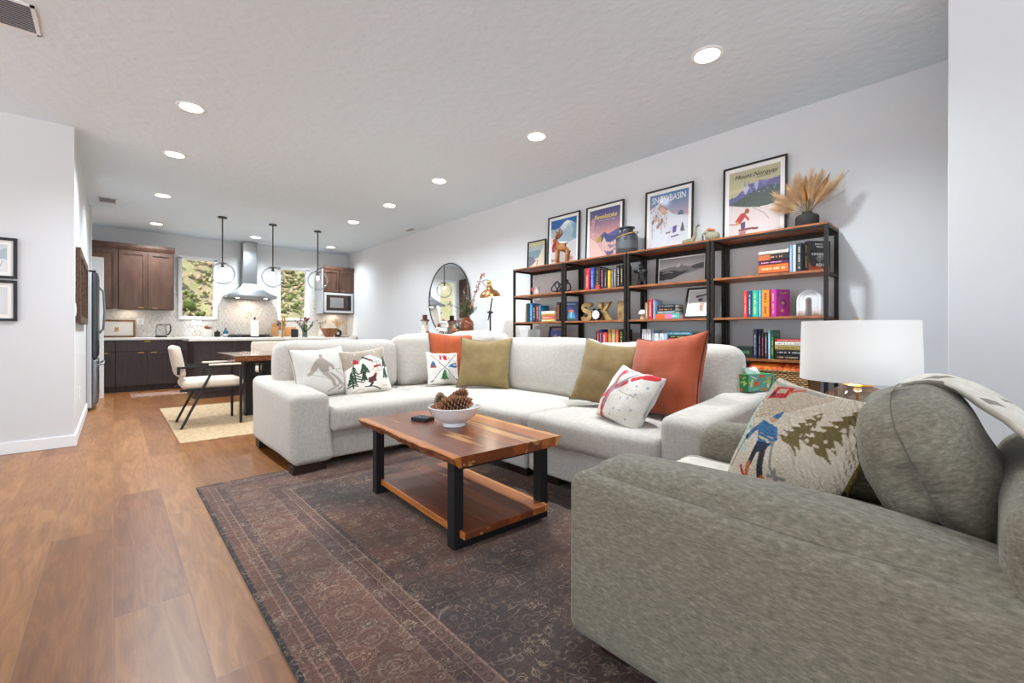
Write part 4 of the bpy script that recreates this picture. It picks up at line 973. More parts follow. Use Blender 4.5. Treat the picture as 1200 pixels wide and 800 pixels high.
pole = [('l', '27324a', [(.14, .9), (.9, .08)], .009), ('l', '27324a', [(.86, .9), (.1, .08)], .009), ('l', 'd9822e', [(.12, .92), (.24, .78)], .022), ('l', 'd9822e', [(.88, .92), (.76, .78)], .022), ('p', 'b8242e', [(.36, .76), (.44, .76), (.44, .92), (.38, .92)]), ('p', 'b8242e', [(.5, .76), (.6, .76), (.58, .92), (.5, .92)]), ('l', '2b2b2b', [(.32, .8), (.34, .96), (.46, .96), (.48, .8), (.52, .96), (.62, .95), (.64, .8)], .008),
        ('p', '3f6fa8', [(.56, .52), (.66, .58), (.74, .66), (.84, .58), (.94, .55), (.94, .5), (.58, .5)]), ('p', 'f0f2f4', [(.7, .62), (.74, .66), (.79, .62)]), ('l', '27324a', [(.78, .62), (.9, .66), (.92, .54), (.8, .53)], .012), ('p', '35609a', [(.08, .56), (.24, .56), (.22, .64), (.16, .72), (.1, .64)]), ('p', '8a4a34', [(.07, .48), (.25, .48), (.25, .56), (.07, .56)]), ('l', '3a5a4a', [(.88, .86), (.94, .9), (.92, .96), (.86, .94)], .012), ('l', '27324a', [(.84, .14), (.94, .1)], .012), ('l', '27324a', [(.06, .1), (.16, .14)], .012)] + tree(.5, .14, .3, .3, '2f6a3a')
pillow('throw_pillow', 'small white pillow with crossed ski poles and a pine tree', .345, .34, .11, 'dedad2', pole, (2.52, 3.83, .645), -12, 17, 2, n=100, seed=3, back='e6e2da')
pillow('throw_pillow', 'burnt orange pillow in the sofa corner behind the crossed poles pillow', .66, .56, .17, 'b5512a', [], (2.765, 3.89, .745), -36, 14, 0, n=40, seed=4, piping='7e3318', m=fabric('rust_velvet_corner', '98421c', 'ae5226', 200, sheen=.2), sag=.1)
pillow('throw_pillow', 'olive khaki velvet pillow in the sofa corner beside the orange one', .53, .51, .18, '8f7c50', [], (2.70, 3.36, .72), -52, 16, 1, n=40, seed=5, piping='6e5e38', m=fabric('olive_velvet', '7a6640', '8c784e', 200, sheen=.2), sag=.1)
pillow('throw_pillow', 'olive khaki velvet pillow on the right run beside the red skis pillow', .50, .50, .18, '8f7c50', [], (2.72, 1.93, .715), -80, 22, 6, n=40, seed=6, piping='6e5e38', m=fabric('khaki_velvet', '75603a', '867048', 200, sheen=.2), sag=.1)
pillow('throw_pillow', 'large burnt orange pillow against the right sofa arm with a dark seam', .58, .56, .20, 'b0553c', [], (2.66, 1.44, .74), -104, 18, -6, n=40, seed=7, piping='5c2416', m=fabric('rust_velvet', '96401f', 'a8502e', 200, sheen=.2), sag=.1)
rs = 'c01c28'
skis = [('l', rs, [(.06, .28), (.50, .72)], .045), ('l', rs, [(.60, .80), (.68, .86)], .05), ('l', rs, [(.76, .90), (.92, .94)], .06), ('l', rs, [(.22, .12), (.30, .90)], .045), ('l', rs, [(.02, .2), (.04, .22)], .04), ('l', rs, [(.2, .0), (.22, .05)], .04), ('l', '8a8490', [(.12, .38), (.42, .98)], .02), ('l', '8a8490', [(.3, .46), (.62, .99)], .02), ('l', '8a8490', [(.24, .2), (.28, .6)], .02)] + [('e', '9aa0a8', x, y, .02, .02) for x, y in ((.6, .6), (.75, .7), (.55, .4), (.7, .45), (.8, .55), (.5, .2), (.65, .22), (.85, .3), (.45, .08), (.8, .12), (.9, .75))]
pillow('throw_pillow', 'small cream knit pillow with crossed red skis lying in front', .38, .37, .17, 'dcd6cc', skis, (2.36, 1.51, .62), -102, 30, 10, n=100, seed=8, m=M_knit, back='d9dde0')

# ============================================================ coffee table
T = thing('coffee_table', 'live edge hardwood coffee table with lower shelf and black legs on the rug', 'coffee table', (1.48, 2.19, RZ), rz=R(-3))
M_top = plank_mat('acacia_strips', 0, .1, ('7a4020', 'c07838', '984f26', 'd8a05c', 'ae6832'), .28, .2, (9, .9, 9)); M_low = plank_mat('acacia_shelf_strips', 0, .085, ('7a4020', 'c07838', '984f26', 'd09050', 'ae6832'), .42, .05, (9, .9, 9))
b = B(); live_slab(b, -.345, .345, -.60, .55, .405, .456, .022, 5., .022); obj('tabletop', b, [M_top, M_bark], T)
obj('lower_shelf', bb(B(), -.26, .28, -.565, .46, .052, .088, bev=.004), M_low, T)
T.location.x = 1.487
for y in (-.495, .42):
    b = B(); bb(b, -.29, -.24, y-.03, y+.03, 0, .404); bb(b, .26, .31, y-.03, y+.03, 0, .404); bb(b, -.24, .26, y-.03, y+.03, 0, .05); bb(b, -.24, .26, y-.03, y+.03, .37, .404); obj('leg', b, M_blackmat, T)
t = thing('serving_bowl', 'white footed bowl holding pinecones on the coffee table', 'bowl', (1.51, 2.17, .456+RZ))
obj('bowl', lathe(B(), [(0, .006), (.058, .006), (.064, 0), (.068, .003), (.062, .02), (.09, .034), (.13, .066), (.152, .112), (.157, .117), (.153, .12), (.146, .112), (.12, .066), (.08, .036), (0, .028)], n=48), mat('e6e9ed', .25, coat=.3), t, smooth=50)
def pinecone(label, loc, L, W_, rot, col, seed):
    t = thing('pinecone', label, 'pinecone', loc, group='pinecones in the bowl', rot=rot); b = B(); core = B(); rr = random.Random(seed)
    ball(core, (0, 0, 0), 1, (W_*.6, W_*.6, L*.5)); N = 110
    for k in range(N):
        f = k/(N-1); zz = -L/2+L*f; rad = W_*(sin(pi*(.12+.86*f))**.75)*.62; a = k*2.39996; d = Vector((cos(a), sin(a), -.15+.9*f)); d.normalize()
        base = Vector((cos(a)*rad*.6, sin(a)*rad*.6, zz)); side = Vector((-sin(a), cos(a), 0)); LL = W_*.62*(1-.45*f); ww = W_*.2*(1-.4*f)
        up = side.cross(d)*(-1); tip = base+d*LL
        A = [base-side*ww*.4, base+side*ww*.4, tip+side*ww, tip-side*ww]; n_ = up*W_*.06
        vs = [b.verts.new(q) for q in A]+[b.verts.new(q+n_) for q in A]+[b.verts.new(tip+d*ww*.5+n_*1.6)]
        for q in ((0, 1, 2, 3), (4, 5, 6, 7), (0, 1, 5, 4), (1, 2, 6, 5), (3, 0, 4, 7), (2, 8, 6), (3, 7, 8), (2, 3, 8), (6, 7, 8)):
            try: b.faces.new([vs[i] for i in q])
            except ValueError: pass
    obj('core', core, mat('3a2216', .9), t); obj('scales', b, mat(col, .7, var=.35, bscale=60), t)
bz = .456+RZ
pinecone('large brown pinecone lying across the front of the bowl', (1.49, 2.12, bz+.135), .17, .062, (R(80), 0, R(40)), 'a87656', 1)
pinecone('pinecone with open spiky scales at the back right of the bowl', (1.56, 2.20, bz+.15), .12, .06, (R(30), R(30), 0), '986848', 2)
pinecone('pale pinecone peeking out at the back of the bowl', (1.46, 2.24, bz+.14), .10, .045, (R(20), R(-20), 0), '9c8468', 3)
pinecone('brown pinecone low at the left rim of the bowl', (1.44, 2.20, bz+.10), .12, .045, (R(90), 0, R(100)), 'a07050', 4)
t = thing('remote_control', 'black remote control box lying left of the bowl', 'remote', (1.45, 2.43, bz), rz=.35); obj('body', bb(B(), -.045, .045, -.06, .06, 0, .024, bev=.004), mat('1c2022', .5), t)
b = B()
for i in range(3):
    for j in range(4): cyl(b, (-.025+i*.025, -.04+j*.026, .023), (-.025+i*.025, -.04+j*.026, .0265), .006, n=8)
obj('buttons', b, mat('3a4044', .5), t)

# ============================================================ armchair
def m_chenille(name='sage_grey_chenille', tone=1.):
    m, nt, p = newmat(name); v = mapped(nt, (1, 1, 1))
    r, nz = noise_ramp(nt, 5, [(.34, '656052'), (.5, '7a7565'), (.66, '918c7c')], mapped(nt, (14, 8, 22)), 10, .2, .8)
    n2 = nd(nt, 'ShaderNodeTexNoise'); n2.inputs['Scale'].default_value = 90; n2.inputs['Detail'].default_value = 4; nt.links.new(mapped(nt, (1, .6, 2.2)), n2.inputs['Vector'])
    mx = nd(nt, 'ShaderNodeVectorMath', operation='SCALE'); nt.links.new(r.outputs['Color'], mx.inputs[0]); nt.links.new(mathn(nt, 'MULTIPLY_ADD', n2.outputs['Fac'], 1.0, .5), mx.inputs['Scale'])
    nt.links.new(mx.outputs['Vector'], p.inputs['Base Color']); p.inputs['Roughness'].default_value = .85; p.inputs['Sheen Weight'].default_value = .15; p.inputs['Sheen Roughness'].default_value = .4
    bump(nt, p, n2.outputs['Fac'], .3, .004); return m
M_chen = m_chenille()
A = thing('upholstered_armchair', 'large sage grey chenille armchair in the right foreground', 'armchair', (1.6, .3, RZ))
def ap(x, y, z): return Vector((x-1.6, y-.3, z-RZ))
def arb(name, x0, x1, y0, y1, z0, z1, r, fn=None, rot=None, n=10, k=5):
    b = B(); c = ap((x0+x1)/2, (y0+y1)/2, (z0+z1)/2); rbox(b, c, (x1-x0, y1-y0, z1-z0), r, k, n, fn)
    if rot: bmesh.ops.transform(b, matrix=Matrix.Translation(c) @ rot @ Matrix.Translation(-c), verts=b.verts[:])
    return obj(name, b, M_chen, A, smooth=180)
def chfn(seed, amp=.008, front=0):
    def fn(q, h):
        p = Vector(q)+noise.noise_vector(Vector(q)*3.5+Vector((seed*5, 0, 0)))*amp
        return p
    return fn
arb('arm', 1.09, 1.36, -.34, .94, .05, .572, .05, chfn(1, .004)); arb('arm', 1.90, 2.06, -.34, .88, .05, .59, .05, chfn(2, .004))
def rollfn(seed):
    def fn(q, h):
        p = Vector(q); t_ = p.y/h[1]
        p.z += (.012-.02*t_*t_-.05*max(0, -t_-.1)**1.3)*(1 if p.z > 0 else 0)
        return p+noise.noise_vector(Vector(q)*3.+Vector((seed, 0, 0)))*.008
    return fn
arb('arm_cushion', 1.125, 1.385, -.25, .925, .42, .618, .095, rollfn(1)); arb('arm_cushion', 1.87, 2.06, -.25, .87, .42, .635, .08, rollfn(2))
arb('base', 1.3, 1.95, -.3, .86, .05, .30, .03, chfn(3, .004)); arb('back_frame', 1.11, 2.06, -.36, -.01, .1, .745, .09, chfn(4, .008))
arb('seat_cushion', 1.375, 1.895, -.1, .90, .29, .46, .06, soft(.015, .008, .006, 6))
pillow('back_cushion', '', .56, .47, .265, '8a887a', [], ap(1.675, .105, .665), 180, -21, 0, m=M_chen, n=44, seed=11, wr=.010, sag=.02, par=A, piping='66645a', droop=.42, pw=.30)
for x, y in ((1.2, .8), (1.98, .8), (1.2, -.25), (1.98, -.25)):
    b = B(); c = ap(x, y, .03); box(b, c, (.09, .09, .05), bev=.004); obj('foot', b, M_foot, A)
# tufted ski pillow
def tr(cx_, cy_, w_, h_, c, ang):
    o = []; ca, sa = cos(ang), sin(ang)
    def Rr(x, y): return (cx_+x*ca-y*sa, cy_+x*sa+y*ca)
    for k in range(6):
        y = h_*k/6; ww = w_/2*(1-k/6.8)
        o.append(('p', c, [Rr(-ww, y), Rr(-ww*.6, y+h_*.015), Rr(-ww*.3, y-h_*.03), Rr(0, y+h_*.02), Rr(ww*.3, y-h_*.03), Rr(ww*.6, y+h_*.015), Rr(ww, y), Rr(ww*.35, y+h_*.15), Rr(0, y+h_*.2), Rr(-ww*.35, y+h_*.15)]))
    q = random.Random(int(cx_*1000))
    for k in range(14):
        f = q.random(); o.append(('e', 'd2c5b2', *Rr(q.uniform(-.8, .8)*w_/2*(1-f), h_*f), .013, .009))
    return o
OL = '6e6038'
tuft = [('p', 'bfae98', [(0, .52), (.2, .6), (.45, .74), (.72, .93), (.74, 1), (0, 1)]), ('l', 'a39c96', [(.0, .95), (.3, .94), (.62, .96)], .012), ('p', 'd8cfc0', [(0, .97), (1, .98), (1, 1), (0, 1)])]
tuft += tr(.15, .30, .22, .5, 'b7c4b4', .1)+tr(.03, .3, .12, .3, OL, .1)+tr(.60, .50, .30, .33, OL, -.35)+tr(.80, .56, .30, .38, OL, -.35)
tuft += [('p', 'b3262a', [(.15, .78), (.35, .84), (.34, .96), (.17, .92)]), ('p', 'b9a88c', [(.22, .86), (.31, .88), (.30, .93), (.22, .91)]), ('e', '26262e', .2, .84, .025, .025), ('l', 'c05a34', [(.34, .9), (.42, .96)], .012),
         ('p', '3a6f9e', [(.28, .62), (.42, .60), (.44, .45), (.33, .40), (.28, .48)]), ('l', '3a6f9e', [(.29, .58), (.22, .48), (.19, .42)], .022), ('l', '3a6f9e', [(.42, .58), (.47, .50), (.44, .44)], .022), ('l', 'cbbd92', [(.31, .50), (.44, .49)], .01), ('l', 'cbbd92', [(.31, .46), (.43, .45)], .008), ('e', 'c79a80', .37, .65, .03, .03), ('p', '3a6f9e', [(.34, .67), (.41, .66), (.42, .74)]),
         ('p', '27304a', [(.31, .42), (.44, .44), (.44, .36), (.32, .34)]), ('l', '26262e', [(.34, .36), (.34, .25)], .026), ('l', '26262e', [(.42, .36), (.47, .25), (.50, .18)], .03), ('l', 'c0602c', [(.33, .24), (.34, .14)], .026), ('l', 'c0602c', [(.52, .17), (.58, .07)], .03), ('l', 'b02028', [(.24, .18), (.3, .12), (.42, .07)], .016), ('l', 'b02028', [(.44, .06), (.56, .03), (.72, .01)], .016),
         ('l', '8a8480', [(.18, .42), (.12, .22), (.10, .14)], .009), ('e', '26262e', .18, .42, .02, .02), ('l', '8a8480', [(.46, .46), (.56, .28), (.62, .22)], .011), ('l', '8a8480', [(.56, .22), (.70, .26)], .012), ('l', '8a8480', [(.6, .28), (.66, .18)], .012), ('l', 'c4b6a6', [(.6, .50), (.7, .46), (.74, .40)], .012), ('l', 'c4b6a6', [(.08, .3), (.12, .28)], .01)]
def m_tuft():
    m, nt, p = newmat('tufted_wool'); a = nd(nt, 'ShaderNodeAttribute'); a.attribute_name = 'Col'
    w_ = nd(nt, 'ShaderNodeTexWave', wave_type='BANDS', bands_direction='DIAGONAL'); w_.inputs['Scale'].default_value = 26; w_.inputs['Distortion'].default_value = 5; w_.inputs['Detail'].default_value = 2; w_.inputs['Detail Scale'].default_value = 3
    nt.links.new(mapped(nt), w_.inputs['Vector']); vo = nd(nt, 'ShaderNodeTexVoronoi'); vo.inputs['Scale'].default_value = 130; nt.links.new(mapped(nt), vo.inputs['Vector'])
    hh = mathn(nt, 'SUBTRACT', w_.outputs['Fac'], mathn(nt, 'MULTIPLY', vo.outputs['Distance'], .8))
    nt.links.new(a.outputs['Color'], p.inputs['Base Color'])
    p.inputs['Roughness'].default_value = 1; bump(nt, p, hh, .8, .008); return m
pillow('throw_pillow', 'cream tufted pillow with a blue skier and green pines on the armchair', .44, .43, .15, 'd2c5b2', tuft, (1.63, .425, .65), -125, 26, 5, n=150, seed=9, m=m_tuft(), back='7a6234', sag=.04, wr=.006)
# striped throw over chair back and seat
def m_throw():
    m, nt, p = newmat('striped_throw'); v = mapped(nt); sx = nd(nt, 'ShaderNodeSeparateXYZ'); nt.links.new(v, sx.inputs[0])
    a = mathn(nt, 'FRACT', mathn(nt, 'MULTIPLY', sx.outputs['X'], 5.2)); l1 = mathn(nt, 'LESS_THAN', a, .10)
    r, nz = noise_ramp(nt, 30, [(.3, 'cfc8bb'), (.7, 'e2ddd3')], v, 5); nt.links.new(mixc(nt, r.outputs['Color'], '6f665a', mathn(nt, 'MULTIPLY', l1, .8)), p.inputs['Base Color'])
    p.inputs['Roughness'].default_value = 1; bump(nt, p, nz.outputs['Fac'], .3, .004); return m
M_thr = m_throw()
def sheet(bm, path, x0, x1, nx=24, amp=.012, th=.008, seed=0, fan=0.):
    """cloth following a path of (y, z), spanning x0..x1"""
    P = []; n = len(path)
    for j in range(n*4-3):
        f = j/4; i = min(n-2, int(f)); t_ = f-i; p0 = path[max(0, i-1)]; p1 = path[i]; p2 = path[i+1]; p3 = path[min(n-1, i+2)]
        P.append(tuple(.5*(2*p1[k]+(p2[k]-p0[k])*t_+(2*p0[k]-5*p1[k]+4*p2[k]-p3[k])*t_*t_+(3*p1[k]-p0[k]-3*p2[k]+p3[k])*t_**3) for k in range(len(p1))))
    g = []; nr = []
    for j, q in enumerate(P):
        a = P[max(0, j-1)]; c = P[min(len(P)-1, j+1)]; d = Vector((0, c[0]-a[0], c[1]-a[1])).normalized(); nv = Vector((0, -d.z, d.y)); s0 = q[2] if len(q) > 2 else 0
        if nv.z < 0 and abs(d.y) > .3: nv = -nv
        row = []
        for i in range(nx+1):
            x = x0+s0+(x1-x0)*i/nx; wv = amp*(1+sin(i*.9+j*.12+seed)+.6*noise.noise(Vector((x*9, j*.3, seed))))
            row.append((Vector((x, q[0], q[1]))+nv*wv, nv))
        g.append(row)
    for s_ in (0, 1):
        V_ = [[bm.verts.new(p_+nv_*th*s_) for p_, nv_ in row] for row in g]
        for j in range(len(V_)-1):
            for i in range(nx): bm.faces.new((V_[j][i], V_[j][i+1], V_[j+1][i+1], V_[j+1][i]))
        if s_ == 0: V0_ = V_
    m_ = len(V_)-1
    rim = [(0, i) for i in range(nx)]+[(j, nx) for j in range(m_)]+[(m_, i) for i in range(nx, 0, -1)]+[(j, 0) for j in range(m_, 0, -1)]
    for a, c in zip(rim, rim[1:]+rim[:1]): bm.faces.new((V0_[a[0]][a[1]], V0_[c[0]][c[1]], V_[c[0]][c[1]], V_[a[0]][a[1]]))
    return bm
TH = thing('throw_blanket', 'cream and brown striped throw draped over the back of the armchair', 'blanket', (1.8, 0, .8))
b = B(); sheet(b, [(.22, -.03, .02), (.17, .045, .0), (.09, .07, -.02), (.0, .028, -.1), (-.07, -.018, -.2), (-.2, -.038, -.3), (-.33, -.042, -.34), (-.385, -.08, -.34), (-.39, -.3, -.34)], -.17, .23, 26, .010, .008, 1)
obj('cloth', b, M_thr, TH, smooth=180)
b = B(); g_ = bb(B(), 0, 1, 0, 1, 0, 1); g_.free()
t = thing('throw_blanket', 'cream throw with brown lines spread over the armchair seat', 'blanket', (1.63, .68, .475))
b = B(); sheet(b, [(.225, -.12), (.235, -.03), (.19, .006), (.1, .008), (-.05, .006), (-.2, .004)], -.22, .22, 26, .004, .006, 3)
obj('cloth', b, M_thr, t, smooth=180)

# ============================================================ side table and lamp
t = thing('side_table', 'brown wooden side table between the sofa arm and armchair', 'side table', (2.42, .44, RZ)); M_st = wood('brown_side_table_wood', '6a3c22', '7e4a2c', '93593a', (1, 9, 9), 4, .4)
obj('tabletop', lathe(B(), [(0, .53), (.27, .53), (.275, .535), (.275, .555), (.27, .56), (0, .56)], n=48), M_st, t, smooth=40)
for k in range(4): a = pi/4+k*pi/2; obj('leg', cyl(B(), (.2*cos(a), .2*sin(a), 0), (.17*cos(a), .17*sin(a), .535), .014, .02), M_st, t, smooth=60)
t = thing('table_lamp', 'table lamp with white drum shade and smoked glass globe base', 'lamp', (2.39, .39, .56+RZ))
obj('glass_base', lathe(B(), [(.05, 0), (.10, .006), (.148, .06), (.158, .105), (.146, .15), (.10, .20), (.045, .228), (.03, .235)], n=48), m_glass('smoked_glass', .45, 'f2e8dc', edge=.55), t, smooth=180)
obj('foot', cyl(B(), (0, 0, 0), (0, 0, .012), .06, .055, 32), M_brass, t, smooth=40); obj('stem', cyl(B(), (0, 0, .01), (0, 0, .24), .006, n=12), M_brass, t, smooth=40)
obj('collar', lathe(B(), [(0, .222), (.055, .228), (.04, .24), (.02, .245), (.018, .275), (0, .275)]), M_brass, t, smooth=40)
def m_shade(col='f2f3f4', tr=.3):
    m, nt, p = newmat('lamp_shade_linen'); o = nt.nodes['Material Output']; p.inputs['Base Color'].default_value = hx(col); p.inputs['Roughness'].default_value = .9
    tl = nd(nt, 'ShaderNodeBsdfTranslucent'); tl.inputs['Color'].default_value = hx(col); mx = nd(nt, 'ShaderNodeMixShader'); mx.inputs['Fac'].default_value = tr
    nt.links.new(p.outputs[0], mx.inputs[1]); nt.links.new(tl.outputs[0], mx.inputs[2]); nt.links.new(mx.outputs[0], o.inputs['Surface']); return m
obj('shade', lathe(B(), [(.212, .25), (.205, .505), (.203, .505), (.21, .25), (.212, .25)], n=64), m_shade(), t, smooth=60)
b = B()
for k in range(3): a = k*2*pi/3; cyl(b, (0, 0, .49), (.204*cos(a), .204*sin(a), .495), .0025, n=6)
cyl(b, (0, 0, .27), (0, 0, .52), .004, n=8); obj('harp', b, M_brass, t)
obj('bulb', ball(B(), (0, 0, .36), .032), M_bulb, t, smooth=180)
light('POINT', 'table_lamp_bulb', (2.39, .39, .56+RZ+.40), LAMP, (1, .86, .7), .04)
# tissue box
t = thing('tissue_box', 'green floral tissue box on the right sofa arm', 'tissue box', (3.00, 1.06, .652), rz=R(-20))
fl = [('e', 'd9602c', .3, .45, .1, .16), ('e', 'd9602c', .5, .9, .1, .12), ('e', 'e07a3a', .6, .08, .09, .1), ('l', 'a8c85a', [(.05, .5), (.15, .7), (.12, .3)], .04), ('l', 'c8d86a', [(.6, .5), (.8, .6), (.75, .35), (.9, .5)], .04), ('l', 'd8e8e0', [(.1, .9), (.3, .75)], .03), ('l', '8ac0a0', [(.4, .2), (.2, .1)], .035), ('l', 'a8c85a', [(.85, .85), (.7, .75)], .04)]
W2, D2, H2 = .12, .12, .105
obj('box', bb(B(), -.058, .175, -.064, .06, 0, H2), mat('2c8a50', .6), t)
obj('print', picture_mesh('print', .124, H2, '2c8a50', fl, 40, 34, .0008), M_MATTE, t, loc=(-.0595, -.002, 0), rot=(0, 0, -pi/2)); obj('print', picture_mesh('print', .233, H2, '6aa894', fl+[('l', 'd8e8c8', [(.08, .3), (.16, .7)], .025), ('e', 'f0f0e4', .75, .3, .05, .1), ('e', 'e8a050', .78, .7, .05, .1), ('l', '2f7a50', [(.85, .1), (.92, .8)], .03)], 60, 34, .0008), M_MATTE, t, loc=(.0585, -.0655, 0))
b = B(); vs = []
for k in range(12):
    a = 2*pi*k/12; vs.append((b.verts.new((.06+.06*cos(a), .025*sin(a), H2+.0)), b.verts.new((.04+.05*cos(a)*(1+.2*sin(3*a)), .03*sin(a), H2+.03+.012*sin(2*a+1)))))
for k in range(12): b.faces.new((vs[k][0], vs[(k+1) % 12][0], vs[(k+1) % 12][1], vs[k][1]))
b.faces.new([v_[1] for v_ in vs]); obj('tissue', b, mat('f2f4f6', .9), t, smooth=60)

# ============================================================ sideboard, mirror, floor lamp
t = thing('sideboard', 'white sideboard behind the sofa under the round mirror', 'sideboard', (3.9, 5.8, 0)); M_sb = mat('e2e2e0', .5)
obj('body', bb(B(), -.18, .235, -.9, .95, .12, .95, bev=.004), M_sb, t); obj('top', bb(B(), -.2, .24, -.93, .98, .95, .985, bev=.004), M_sb, t)
for k in range(4): d_ = obj('door', bb(B(), -.2, -.18, -.88+k*.455, -.88+k*.455+.445, .15, .93, bev=.003), M_sb, t); obj('knob', ball(B(), (-.21, -.66+k*.455, .6), .012, n=8), M_brass, d_)
for x in (-.14, .2):
    for y in (-.85, .9): obj('leg', bb(B(), x-.02, x+.02, y-.02, y+.02, 0, .12), M_sb, t)
t = thing('round_mirror', 'large round mirror with thin black rim leaning on the white wall', 'mirror', (XR-.012, 6.11, 1.56), rz=-pi/2)
b = B(); tube(b, [(.6*cos(a), -.012, .6*sin(a)) for a in [2*pi*k/72 for k in range(72)]], .009, 8, closed=True); obj('rim', b, M_black, t, smooth=60)
obj('glass', cyl(B(), (0, .004, 0), (0, -.01, 0), .598, n=96), mat('f4f6f6', .0, metal=1., name='silvered_mirror'), t)
ZS = .985
t = thing('snowman_figurine', 'birch log snowman figurine with brown top hat on the sideboard', 'figurine', (3.86, 6.40, ZS))
M_bir = mat('d2c8bc', .8, var=.3, bscale=30)
obj('body', lathe(B(), [(0, 0), (.062, 0), (.062, .12), (.05, .125), (.05, .21), (.045, .225), (0, .225)]), M_bir, t, smooth=40)
obj('hat', lathe(B(), [(0, .222), (.075, .222), (.075, .235), (.04, .24), (.04, .32), (0, .32)]), mat('5a332c', .8), t, smooth=40)
for s_ in (-1, 1): obj('twig_arm', tube(B(), [(0, s_*.045, .15), (0, s_*.09, .19), (0, s_*.10, .24)], .006, 6), mat('54423a', .9), t)
obj('base', cyl(B(), (0, -.085, .0), (0, -.085, .045), .03), mat('6a5038', .9), t, smooth=40)
t = thing('glass_tree', 'small clear glass tree ornament at the far end of the sideboard', 'ornament', (3.9, 6.66, ZS)); obj('tree', lathe(B(), [(0, 0), (.05, 0), (.05, .01), (.035, .06), (.045, .06), (.02, .12), (.028, .12), (0, .17)], n=12), M_globe, t)
def quad(name, label, cat, loc, rz, L, Hh, col, parts, group=None):
    """small four legged figurine: one continuous body from skinned joints"""
    t = thing(name, label, cat, loc, rz=rz, group=group)
    me = bpy.data.meshes.new('body'); vs, es, rd = [], [], []
    for v_, r_, pa in parts:
        vs.append(v_); rd.append(r_)
        if pa >= 0: es.append((pa, len(vs)-1))
    me.from_pydata(vs, es, []); o = bpy.data.objects.new('body', me); COL.objects.link(o)
    md = o.modifiers.new('skin', 'SKIN'); sv = me.skin_vertices[0].data
    for i, r_ in enumerate(rd): sv[i].radius = (r_, r_)
    sv[0].use_root = True
    o.modifiers.new('sub', 'SUBSURF').levels = 1; o.modifiers['sub'].render_levels = 1
    dg = bpy.context.evaluated_depsgraph_get(); m2 = bpy.data.meshes.new_from_object(o.evaluated_get(dg)); bpy.data.objects.remove(o); bpy.data.meshes.remove(me); m2.name = 'body'
    obj('body', m2, col if not isinstance(col, str) else mat(col, .7, var=.25, bscale=30), t, smooth=180)
    return t
def qparts(L, Hh, r, neck=(.5, .8), head=(.7, .8), hr=None, tail=True):
    P = [((0, 0, Hh*.55), r, -1), ((L*.38, 0, Hh*.57), r*.95, 0), ((-L*.38, 0, Hh*.56), r*.95, 0)]
    for x, pa in ((L*.38, 1), (-L*.4, 2)):
        for s_ in (-1, 1): P.append(((x, s_*r*.7, Hh*.40), r*.42, pa)); n = len(P)-1; P.append(((x+.01, s_*r*.8, Hh*.2), r*.3, n)); P.append(((x, s_*r*.8, r*.2), r*.34, n+1))
    P.append(((L*neck[0], 0, Hh*neck[1]), r*.6, 1)); n = len(P)-1
    P.append(((L*head[0], 0, Hh*head[1]), (hr or r*.6), n)); P.append(((L*(head[0]+.2), 0, Hh*(head[1]-.04)), (hr or r*.6)*.6, n+1))
    if tail: P.append(((-L*.56, 0, Hh*.62), r*.25, 2))
    return P
t = quad('dog_figurine', 'small white dog figurine with brown head on the sideboard', 'figurine', (3.86, 5.86, ZS), R(95), .2, .11, 'e4ddd2', qparts(.2, .12, .03))
obj('hat', ball(B(), (.1, 0, .135), .03, (1, 1, .9)), mat('7a4632', .8), t, smooth=60); obj('sled', bb(B(), -.14, .12, -.04, .04, 0, .012), mat('1e1c1c', .6), t)
t = quad('camel_figurine', 'carved brown wooden moose figurine beside the amber vase', 'figurine', (3.80, 5.44, ZS), R(100), .14, .12, wood('carved_wood', '6e3f22', '8c5430', 'a2663c', (3, 3, 9), 6, .5), qparts(.14, .12, .03, (.45, 1.0), (.7, 1.12)))
t.name = 'moose_figurine'; b = B()
for s_ in (-1, 1): tube(b, [(.09, s_*.01, .15), (.085, s_*.05, .17), (.08, s_*.07, .2)], .009, 6); ball(b, (.08, s_*.06, .185), .02, (1, 1, .5), 8)
obj('antlers', b, mat('5e3820', .7), t, smooth=60)
t = thing('amber_vase', 'amber brown glass vase of green sprigs and a pink blossom branch', 'vase', (3.86, 5.21, ZS))
obj('vase', lathe(B(), [(0, 0), (.085, 0), (.095, .01), (.095, .15), (.085, .19), (.055, .225), (.04, .235), (.04, .25), (.05, .265), (.046, .265), (.034, .25), (0, .245)], n=36), mat('7a3a18', .08, trans=.35, coat=.5, name='amber_glass'), t, smooth=50)
b = B(); rr = random.Random(21)
for k in range(34):
    a = rr.uniform(0, 2*pi); e_ = rr.uniform(.5, 1.45); d = Vector((cos(a)*cos(e_)*.6, sin(a)*cos(e_), sin(e_))); L_ = rr.uniform(.12, .27); q = Vector((0, 0, .25)); tube(b, [q, q+d*L_*.6, q+d*L_+Vector((0, 0, -.01))], .0025, 4)
    for m_ in range(9): leaf(b, q+d*L_*(.25+.085*m_), d+Vector((rr.uniform(-.8, .8), rr.uniform(-.8, .8), rr.uniform(-.1, .6))), .07, .007, .2, n=3)
tube(b, [(0, 0, .25), (-.03, .2, .40), (-.05, .42, .47)], .004, 5)
for m_ in range(10): leaf(b, (-.04, .36+rr.uniform(0, .07), .46), (rr.uniform(-.5, .5), rr.uniform(-.3, 1), rr.uniform(-.6, .6)), .07, .008, .2, n=3)
obj('sprigs', b, mat('4c5a3c', .8, var=.35, bscale=14), t, smooth=60)
b = B(); pts = [(0, -.01, .25), (0, -.10, .4), (0, -.2, .6), (-.0, -.3, .78), (0, -.38, .87)]; tube(b, pts, .004, 5); tube(b, [(0, -.10, .4), (0, -.16, .56)], .003, 5)
